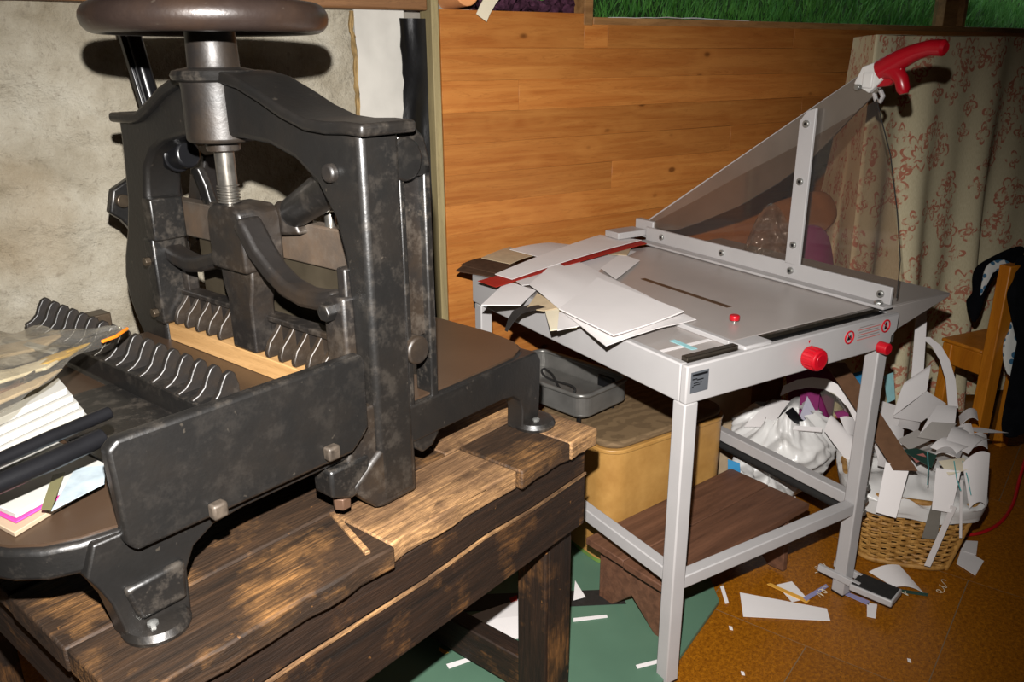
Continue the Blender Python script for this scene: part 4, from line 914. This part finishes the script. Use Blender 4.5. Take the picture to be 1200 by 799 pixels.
bsheet('white_paper_sheet', 'curved white sheet hanging over the right side of the basket', [(1128, 543, 2.18), (1160, 531, 2.19), (1156, 594, 2.21), (1136, 596, 2.19)], PAPER, bow=.02)
bsheet('white_card', 'cream card tab lying on the basket rim with teal threads', [(1100, 540, 2.22), (1130, 536, 2.24), (1136, 549, 2.18), (1112, 557, 2.18)], CREAM, 'card')
bsheet('white_paper_strip', 'long white strip trailing from the basket down to the floor', [(1114, 592, 2.19), (1121, 594, 2.19), (1090, 664, 2.32), (1083, 662, 2.32)], PAPER)
bsheet('white_paper_strip', 'thin white strip hanging down the right front of the basket', [(1125, 562, 2.165), (1128, 562, 2.165), (1127, 630, 2.24), (1124, 630, 2.24)], PAPER)
bsheet('grey_tape', 'grey tape strip stuck down the front of the basket', [(1092, 590, 2.215), (1104, 592, 2.21), (1098, 632, 2.275), (1080, 630, 2.28)], plain('grey_tape', '77736b', .6), 'tape')
bsheet('dark_card', 'dark green-black card scrap at the basket rim', [(1056, 527, 2.27), (1074, 525, 2.3), (1098, 533, 2.28), (1092, 548, 2.22)], TEAL, 'card')
bsheet('red_scrap', 'small muted red scrap on the dark card at the basket rim', [(1068, 534, 2.26), (1082, 531, 2.27), (1087, 537, 2.26), (1074, 542, 2.245)], plain('muted_red', 'a3625a', .8), 'card')
bsheet('white_card', 'narrow card strip sticking out of the basket to the right', [(1118, 500, 2.42), (1150, 501, 2.50), (1182, 507, 2.56), (1150, 507, 2.48)], PAPER2, 'card')
bsheet('cyan_sheet', 'pale cyan sheet behind the cutter leg in the basket heap', [(1036, 440, 2.66), (1047, 436, 2.68), (1049, 468, 2.62), (1040, 472, 2.60)], CYAN)
bsheet('white_paper_sheet', 'white sheet sloping left of the pile towards the cutter leg', [(1028, 545, 2.34), (1034, 515, 2.42), (1062, 528, 2.38), (1040, 548, 2.31)], PAPER2)
bsheet('white_paper_sheet', 'white sheet at the back left of the basket heap', [(1022, 500, 2.50), (1034, 470, 2.60), (1060, 478, 2.58), (1052, 505, 2.48)], PAPER)
bsheet('white_paper_sheet', 'crinkled white sheet at the right of the basket heap', [(1108, 518, 2.38), (1120, 500, 2.44), (1160, 515, 2.44), (1135, 532, 2.36)], PAPER2, bow=.02)
bsheet('white_paper_sheet', 'translucent pale sheet on the front right of the basket heap', [(1090, 524, 2.37), (1112, 512, 2.41), (1138, 524, 2.38), (1118, 535, 2.34)], PAPER, bow=.012)
for nm, pts, lb in (('teal_thread', [(1118, 540, 2.31), (1121, 560, 2.288), (1126, 575, 2.285)], 'left teal thread hanging over the basket card tab'), ('teal_thread', [(1128, 540, 2.325), (1134, 560, 2.30), (1138, 580, 2.30)], 'right teal thread hanging over the basket card tab'), ('teal_thread', [(1087, 530, 2.32), (1088, 550, 2.295), (1087, 568, 2.27)], 'teal thread hanging from the dark card on the basket')):
    MB().tube([atD(p[0], p[1], p[2]+.115) for p in pts], .0016, 6).build(nm, plain('teal_thread', '3f8a8a', .7), label=lb, cat='thread', smooth=60)
rp_ = random.Random(12)
for i, (x, y, d, w, h2, lb) in enumerate(((1045, 512, 2.44, 24, 16, 'crumpled white scrap at the left end of the basket heap'), (1065, 498, 2.50, 22, 13, 'white scrap behind the grey cards in the basket heap'), (1128, 508, 2.44, 24, 12, 'white scrap beside the narrow card strip in the basket heap'), (1145, 520, 2.43, 22, 14, 'rounded white scrap at the right end of the basket heap'), (1112, 530, 2.36, 26, 10, 'thin white scrap above the cream card tab in the basket'), (1085, 488, 2.53, 26, 12, 'white scrap under the tall curved sheet in the basket heap'), (1035, 528, 2.40, 16, 18, 'white scrap tucked against the hardboard strip in the basket heap'), (1135, 490, 2.50, 20, 10, 'white scrap at the back right of the basket heap'))):
    a = rp_.uniform(-.5, .5); ca_, sa_ = math.cos(a), math.sin(a)
    q = [(x+ca_*dx*w-sa_*dy*h2, y+sa_*dx*w+ca_*dy*h2, d-.05*dy) for dx, dy in ((-.6, .5), (.5, .6), (.6, -.5), (-.5, -.6))]
    bsheet('paper_scrap', lb, q, (PAPER, PAPER2)[i % 2], bow=rp_.uniform(.008, .02))
# white strips standing behind the basket
mbs = MB().strap([atD(1084, 395, 2.88), atD(1097, 405, 2.87), atD(1107, 422, 2.86), atD(1114, 445, 2.85), atD(1117, 478, 2.82)], .034, .0015, RT)
mbs.build('white_paper_strip', PAPER, label='white paper strip bending over in an arc above the basket', cat='paper', group=GB, smooth=60)
bsheet('white_paper_strip', 'upright white strip standing against the red flower cloth behind the cutter', [(1074, 362, 2.66), (1087, 360, 2.66), (1082, 442, 2.60), (1068, 442, 2.60)], PAPER)
# brown hardboard strip leaning across the basket
mb = MB().strap([atD(978, 425, 2.82), atD(1016, 480, 2.64), atD(1061, 551, 2.43)], .066, .004, RT-FW*.3)
mb.build('hardboard_strip', KRAFT, label='long brown hardboard strip leaning between cutter leg and basket', cat='board', bevel=0.001)
# ------------------------------------------------------------------ plastic bag, carton and prints behind the cutter legs
cx = at(890, 585, 0.0); bagc = cw(1.01, .52, 0)
def bagfn(s, t):
    a = 2*math.pi*s; h = t
    r = (.205*math.sin(min(1, h*1.15)*math.pi*.62)**.5 if h > 0 else .06)*(1 if h < .8 else 1-(h-.8)*2.2)
    w = noise.noise(Vector((math.cos(a)*1.6, math.sin(a)*1.6, h*2.1)))*.05 - abs(noise.noise(Vector((math.cos(a)*2.6, math.sin(a)*2.6, h*3.5))))*.07 - abs(noise.noise(Vector((math.cos(a)*6+h*4, math.sin(a)*6, h*4))))*.03
    return bagc + Vector(((r+w)*math.cos(a)*1.15, (r+w)*math.sin(a)*.8, .004+.35*h+.05*noise.noise(Vector((math.cos(a)*2, math.sin(a)*2, 5)))*h))
MB().grid(lambda s, t: bagfn(1-s, t), 130, 50).build('white_plastic_bag', BAGW, label='crumpled white plastic bag slumped behind the cutter leg', cat='plastic bag', smooth=75)
ca = at(858, 470, .40); cb = at(940, 447, .40); cang = math.atan2((cb-ca).y, (cb-ca).x); cl = .28; ca = cw(.775, .73, 0); cang = YC
cart = thing('cardboard_carton', 'open pale cardboard carton behind the white plastic bag', 'carton', (ca.x, ca.y, 0), cang)
for a, b in (((0, 0, 0.002), (cl, .004, .38)), ((0, .24, 0.002), (cl, .244, .38)), ((0, .004, 0.002), (.004, .24, .38)), ((cl-.004, .004, 0.002), (cl, .24, .38)), ((.004, .004, .002), (cl-.004, .24, .008))):
    MB().box(a, b).build('panel', CARD, cart)
MB().prism([(0, .38), (0, .384), (-.06, .40), (-.06, .396)], 'y', 0.0, .24).build('flap', CARD, cart)
bsheet('magenta_magazine', 'magenta printed magazine standing behind the plastic bag', [(938, 458, 2.62), (961, 460, 2.60), (957, 495, 2.55), (936, 490, 2.57)], PURP, 'magazine', 0, .006, 2, None)
bsheet('white_card', 'pale lavender card standing right of the magenta magazine', [(937, 489, 2.50), (946, 464, 2.54), (958, 486, 2.52), (954, 500, 2.50)], plain('pale_lavender_card', 'b4b1bf', .7), 'card', 0, .0015, 4, None)
MB().strap([atD(916, 458, 2.86), atD(932, 451, 2.87), atD(950, 448, 2.88), atD(968, 450, 2.87), atD(984, 459, 2.85), atD(996, 472, 2.82), atD(1005, 490, 2.78)], .038, .0015, UP*.8+RT*.25).build('curved_white_sheet', PAPER, label='white band of paper arching over the plastic bag under the cutter front', cat='paper', smooth=60)
bsheet('white_card', 'white card strip lying on top of the plastic bag', [(913, 497, 2.42), (964, 501, 2.40), (963, 506, 2.39), (912, 502, 2.41)], PAPER, 'card', 0, .004, 2, None)
bsheet('white_card', 'white sleeve leaning in the carton above the plastic bag', [(872, 500, 2.48), (906, 468, 2.52), (926, 470, 2.52), (905, 500, 2.46)], PAPER2, 'card', .006, .0015, 6, None)
bsheet('clear_wrapper', 'crinkled clear plastic wrapper with magenta print beside the cutter leg', [(961, 460, 2.46), (982, 459, 2.46), (998, 487, 2.40), (972, 488, 2.39)], BAGC, 'wrapper', .02, .001, 12, None)
bsheet('magenta_label', 'magenta label inside the clear wrapper beside the cutter leg', [(977, 482, 2.43), (992, 479, 2.43), (995, 487, 2.42), (982, 490, 2.42)], PURP, 'label', 0, .001, 2, None)
bsheet('white_paper_sheet', 'white curved sheet between wrapper and cutter leg', [(984, 489, 2.40), (1004, 493, 2.40), (1004, 520, 2.36), (992, 508, 2.36)], PAPER2, 'paper', .01, .0015, 8, None)
bsheet('white_paper_sheet', 'crumpled white plastic sheet between the bag and the basket', [(966, 505, 2.40), (976, 488, 2.42), (1002, 512, 2.36), (998, 548, 2.32)], PAPER2, 'paper', .025, .0015, 10, None)
bsheet('black_wrapper', 'black wrapper with olive edge poking out of the white bag', [(906, 500, 2.46), (929, 477, 2.48), (939, 489, 2.46), (936, 498, 2.44)], BLACKP, 'wrapper', .01, .0015, 4, None)
bsheet('blue_print', 'blue and white printed card behind the hardboard strip', [(990, 440, 2.66), (1012, 434, 2.66), (1012, 455, 2.62), (998, 452, 2.62)], BLUEP, 'card', 0, .0015, 2, None)
bsheet('blue_print', 'blue printed packaging on the floor behind the stool', [(853, 538, 2.36), (867, 543, 2.36), (870, 592, 2.40), (853, 590, 2.40)], BLUEP, 'packaging', 0, .002, 2, None)

# ------------------------------------------------------------------ flowered cloth hung over a tall frame
drx, dry, drz = 2.80, 1.90, 1.60
def drape(s, t):
    # s: 0..0.28 the left side, then the front towards the right; t: 0 top .. 1 bottom
    z = drz*(1-t) + .02
    ph = s*46; amp = .006+.045*t**1.2
    fold = amp*(math.sin(ph)+.5*math.sin(ph*1.73+1.2)+.6*noise.noise(Vector((s*12, t*2.5, 2))))
    fl_ = .22*t**1.3
    if s < .24:
        k = s/.24; x = drx+.36*(1-k)-fl_*(1.15-.75*k); y = dry+.345*(1-k)+fl_*.25*(1-k)-fl_*.45*k
        return (x+fold*.6, y+fold*.5, z)
    k = (s-.24)/.76; x = drx-fl_*.40*(1-k)+k*2.3; y = dry-fl_*.45*(1+.4*noise.noise(Vector((k*4, 0, 1)))*min(1, k*8))
    z += -.002*math.sin(k*9)*(1-t)
    return (x, y+fold, z)
MB().grid(lambda s, t: drape(1-s, t), 260, 70, 0, lambda s, t: ((1-s)*2.9, 1.6*(1-t))).build('flowered_cloth', FLORAL, label='cream cloth with red flower print hung over tall furniture by the wall', cat='cloth', smooth=80)
MB().prism([(drx+.05, dry+.03), (drx+2.2, dry+.03), (drx+2.2, dry+.33), (drx+.37, dry+.33)], 'z', 0, drz-.005).build('covered_wardrobe', plain('dark_wardrobe', '5a4a38', .7), label='tall furniture hidden beneath the red flowered cloth', cat='wardrobe', bevel=0.006)
MB().grid(lambda s, t: (drx+.36*t+2.3*s, dry+.345*t, drz+.021+.003*noise.noise(Vector((s*9, t*4, 0)))), 30, 8, .001, lambda s, t: (s*2.3, t*.5+2)).build('cloth_top', FLORAL, bpy.data.objects['flowered_cloth'], smooth=80)
# ------------------------------------------------------------------ chair with clothes at the right edge
chp = atD(1148, 496, 3.05); ch_t = atD(1166, 306, 2.72)
chair = thing('wooden_chair', 'orange-brown wooden chair with dark clothes over its back at the right edge', 'chair', (chp.x, chp.y, 0), math.radians(-8))
Rz = Matrix.Rotation(math.radians(-40), 3, 'Z')
ht = .86
MB().prism([(-.022, 0), (.022, 0), (.022, ht), (-.022, ht)], 'x', -.03, .03).build('back_post', CHAIRW, chair, bevel=0.004)
MB().prism([(-.022, 0), (.022, 0), (.022, ht), (-.022, ht)], 'x', .40, .444).build('back_post', CHAIRW, chair, bevel=0.004)
for z in (.62, .74): MB().box((.03, .0, z), (.40, .03, z+.06)).build('back_rail', CHAIRW, chair, bevel=0.004)
MB().box((-.015, .02, .44), (.012, .19, .52)).build('seat_rail', CHAIRW, chair, bevel=0.004)
MB().box((.41, .02, .44), (.437, .19, .52)).build('seat_rail', CHAIRW, chair, bevel=0.004)
MB().box((-.02, .03, .52), (.445, .20, .535)).build('seat', CHAIRW, chair, bevel=0.006)
for x in (-.02, .40): MB().box((x, .15, 0), (x+.044, .19, .52)).build('leg', CHAIRW, chair, bevel=0.004)
def cloth_blob(name, label, outline, m, d, depth, cat):
    # a draped garment: puffed closed surface between its outline front and back
    pts = [atD(x, y, d) for x, y in outline]; c = sum(pts, Vector())/len(pts); mb = MB(); n = len(pts); rings = []
    fwd = (c-CPOS).normalized()
    for k, (sc, dp) in enumerate(((1, 0), (.88, -.55), (.55, -.9), (.2, -1.0))):
        rings.append([c+(p-c)*sc+fwd*(depth*dp*(1+.5*noise.noise(p*9+Vector((k, 0, 0))))) for p in pts])
    back = [[c+(p-c)*sc-fwd*(-depth*.5*dp) for p in pts] for sc, dp in ((.8, .8), (.2, 1.0))]
    allr = back[::-1]+rings
    vs = [p for r in allr for p in r]; fs = []
    for j in range(len(allr)-1):
        for i in range(n): fs.append((j*n+i, j*n+(i+1) % n, (j+1)*n+(i+1) % n, (j+1)*n+i))
    fs.append(tuple(range(n))[::-1]); fs.append(tuple((len(allr)-1)*n+i for i in range(n)))
    mb.add(vs, fs); o = mb.build(name, m, label=label, cat=cat, smooth=180)
    s = o.modifiers.new('soft', 'SUBSURF'); s.levels = 2; s.render_levels = 2
    return o
cloth_blob('black_garment', 'black garment hanging over the far side of the chair back', [(1205, 282), (1180, 290), (1155, 303), (1140, 312), (1137, 330), (1140, 345), (1131, 350), (1130, 358), (1138, 385), (1148, 375), (1155, 345), (1165, 320), (1205, 300)], BLKCLOTH, 3.22, .03, 'garment')
cloth_blob('black_coat', 'black coat hanging down in front of the chair at the right edge', [(1186, 296), (1215, 285), (1225, 400), (1222, 510), (1176, 525), (1170, 505), (1178, 470), (1190, 440), (1194, 400), (1186, 375), (1179, 350), (1178, 335), (1190, 320)], BLKCLOTH, 2.86, .035, 'garment')
cloth_blob('patterned_cloth', 'white cloth with blue print folded over the chair post top', [(1150, 330), (1153, 312), (1165, 303), (1182, 303), (1190, 312), (1178, 311), (1165, 308), (1158, 318), (1152, 345), (1146, 352)], BLUEC, 3.14, .012, 'cloth')
cloth_blob('patterned_cloth', 'white cloth flap with blue print hanging in front of the chair post', [(1160, 362), (1178, 344), (1183, 358), (1168, 366)], BLUEC, 2.95, .008, 'cloth')
cloth_blob('patterned_cloth', 'white cloth with blue print hanging beside the chair below the coat', [(1184, 368), (1192, 390), (1198, 395), (1196, 440), (1178, 448), (1172, 405), (1180, 390)], BLUEC, 2.93, .012, 'cloth')

cloth_blob('magenta_bag', 'magenta bag standing on the floor behind the cutter wing', [(925, 262), (950, 255), (976, 262), (980, 330), (985, 420), (975, 540), (930, 545), (915, 420), (918, 330)], PURP, 3.17, .05, 'bag')
cloth_blob('brown_sack', 'brown crumpled sack behind the cutter guard, left of the flowered cloth', [(880, 250), (905, 232), (935, 225), (968, 214), (985, 235), (985, 262), (950, 268), (925, 330), (915, 540), (870, 540), (868, 330)], plain('brown_sack_paper', '8a5a34', .7, 0, .3,   .15, 12, .4), 3.28, .05, 'sack')
wr = MB().grid(lambda s, t: atD(868+52*s+10*t, 300-62*t*(.4+.6*math.sin(math.pi*s)), 2.92+.05*noise.noise(Vector((s*6, t*5, 2)))), 24, 20, .0005)
wr.build('clear_film', BAGC, label='crumpled clear plastic film behind the cutter guard', cat='plastic film', smooth=80)

# ------------------------------------------------------------------ things on the guillotine's front table
def pt(u, v, z): return bw(u, v, z)
mag = [('magazine', 'lowest magazine with tan edge on the guillotine front table', -.01, TANP, BT+.0015, .007), ('magazine', 'pink-edged magazine on the guillotine front table', .0, PINK, BT+.0095, .0028), ('magazine', 'pale printed magazine on top of the pink one', .004, PAPERN, BT+.0128, .008)]
for i, (nm, lb, o, m, z, th) in enumerate(mag):
    mb = MB().prism([(-1.07+o, .215+o*2), (-.925+o, .262+o), (-.945, .55), (-1.12, .52)], 'z', z, z+th)
    mb.v = [bw(p.x, p.y, p.z) for p in mb.v]; mb.build(nm, m, label=lb, cat='magazine', bevel=0.001)
sheet('printed_leaflet', 'pale leaflet with blue drawing on the magazines', [(60, 598, .979), (88, 548, .979), (124, 545, .979), (122, 566, .979)], plain('pale_blue_print', '8f9aa0', .6, 0, .3, .12, 30), 'leaflet')
sheet('printed_leaflet', 'olive striped leaflet on the magazines', [(48, 596, .981), (62, 556, .981), (76, 553, .981), (60, 597, .981)], plain('olive_print', '5a5638', .6), 'leaflet')
# stack of lined white cards
for i in range(5):
    z = .984+i*.0125
    du = -.004*i
    mb = MB().prism([(-1.05+du, .36+.004*i), (-.875+du, .418+.006*i), (-.845+du, .60), (-1.06, .62)], 'z', z, z+.0115)
    mb.v = [bw(p.x, p.y, p.z) for p in mb.v]
    mb.build('card_pack', PAPERN, label='pack of white cards on the guillotine front table, %s of the stack' % ('bottom one', 'second from bottom', 'middle one', 'second from top', 'topmost one')[i], cat='cards', group='white card packs on the guillotine', bevel=0.001)
# black rods
def rod(pts, r, lb):
    mb = MB(); mb.tube([at(*p) for p in pts], r, 14); mb.build('black_rod', BLACKP, label=lb, cat='rod', smooth=60, bevel=0.002)
rod([(128, 483, 1.06), (60, 512, 1.058), (-60, 565, 1.056)], .010, 'upper thin black rod on the guillotine front table')
rod([(120, 512, 1.045), (60, 540, 1.043), (-60, 592, 1.040)], .0135, 'thick glossy black rod on the guillotine front table')
# clear zip bag filled with pale offcuts
def zbag(s, t):
    # s left->right, t bottom(front) -> top(back)
    x = -140+290*s; yt = 388+ (0 if s < .9 else (s-.9)*-10); yb = 512-(130*max(0, s-.35)/.65)
    p = at(x, yb+(yt-yb)*t, 1.07+.045*(1-t)*(1-s))
    w = .018*noise.noise(Vector((s*7, t*5, 1)))
    return p + Vector((0, 0, .03*math.sin(math.pi*min(1, t*1.0))*math.sin(math.pi*min(1, s*.9+.1)) + w))
zb_ = MB().grid(zbag, 40, 24, .0006).build('clear_zip_bag', BAGC, label='clear plastic zip bag of offcuts lying on the card packs', cat='plastic bag', smooth=80)
MB().tube([at(120, 400, 1.088), at(136, 394, 1.086), at(149, 385, 1.084)], .003, 6).build('zip_strip', plain('orange_zip', 'e07a1c', .4), zb_, smooth=60)
rb = random.Random(3)
def bagpiece(lb, x0, y0, x1, y1, w, m):
    MB().strap([at(x0, y0, 1.072), at((x0+x1)/2, (y0+y1)/2, 1.078), at(x1, y1, 1.074)], w, .006, Vector((0.5, .8, 0))).build('offcut_bundle', m, label=lb, cat='offcuts', group='offcuts inside the clear bag', bevel=0.002)
bagpiece('beige offcut bundle inside the clear bag, nearest the front', -40, 485, 60, 442, .075, BEIGE)
bagpiece('tan offcut bundle in the middle of the clear bag', -40, 455, 70, 422, .07, CREAM)
bagpiece('yellowish offcut bundle at the right inside the clear bag', 40, 428, 92, 410, .06, MAT_Y)
bagpiece('pale offcut bundle at the back inside the clear bag', -40, 420, 62, 400, .08, BEIGE)

bagpiece('grey-beige offcut sliver across the clear bag', -20, 440, 58, 430, .02, CREAM)
bagpiece('brown offcut sliver near the front fold of the clear bag', -40, 470, 25, 452, .022, KRAFT)
bagpiece('pale offcut sliver near the top edge of the clear bag', 5, 398, 66, 412, .02, PAPERN)
bagpiece('tan offcut sliver slanting through the clear bag', 0, 462, 52, 428, .016, BROWNF)
bagpiece('yellow offcut sliver beside the zip end of the clear bag', 62, 418, 104, 404, .018, MAT_Y)

# ------------------------------------------------------------------ small things on the ledges
MB().box((.46, YS-.07, 1.781), (.80, YS+.02, 1.90)).build('ledge_box', CARD, label='cardboard box on the beam above the handwheel', cat='box', bevel=0.003)
MB().box((.72, YS-.075, 1.7815), (.86, YS-.02, 1.83)).build('dark_tool_case', BLACKP, label='dark case beside the cardboard box on the beam', cat='case', bevel=0.005)
MB().grid(lambda s, t: (1.53+.40*s, YW+.03+.3*t, 1.735+.035*noise.noise(Vector((s*14, t*14, 0)))+.01*noise.noise(Vector((s*60, t*60, 0)))), 60, 40, .025).build('purple_mat', MOSS, label='purple-brown fuzzy mat lying in the recess beside the window', cat='mat', smooth=60)
MB().cyl((1.455, YW-.02, 1.755), (1.455, YW+.16, 1.745), .045, 20).build('peach_jar', PEACH, label='peach coloured jar lying in the recess beside the batten', cat='jar', bevel=0.004)
MB().strap([(1.50, YW-.03, 1.675), (1.515, YW-.028, 1.70), (1.54, YW-.022, 1.73), (1.58, YW-.02, 1.77)], .045, .003, (1, 0, -.6)).build('paper_flap', CREAM, label='cream paper flap hanging over the top edge of the pine wall', cat='paper', bevel=0)
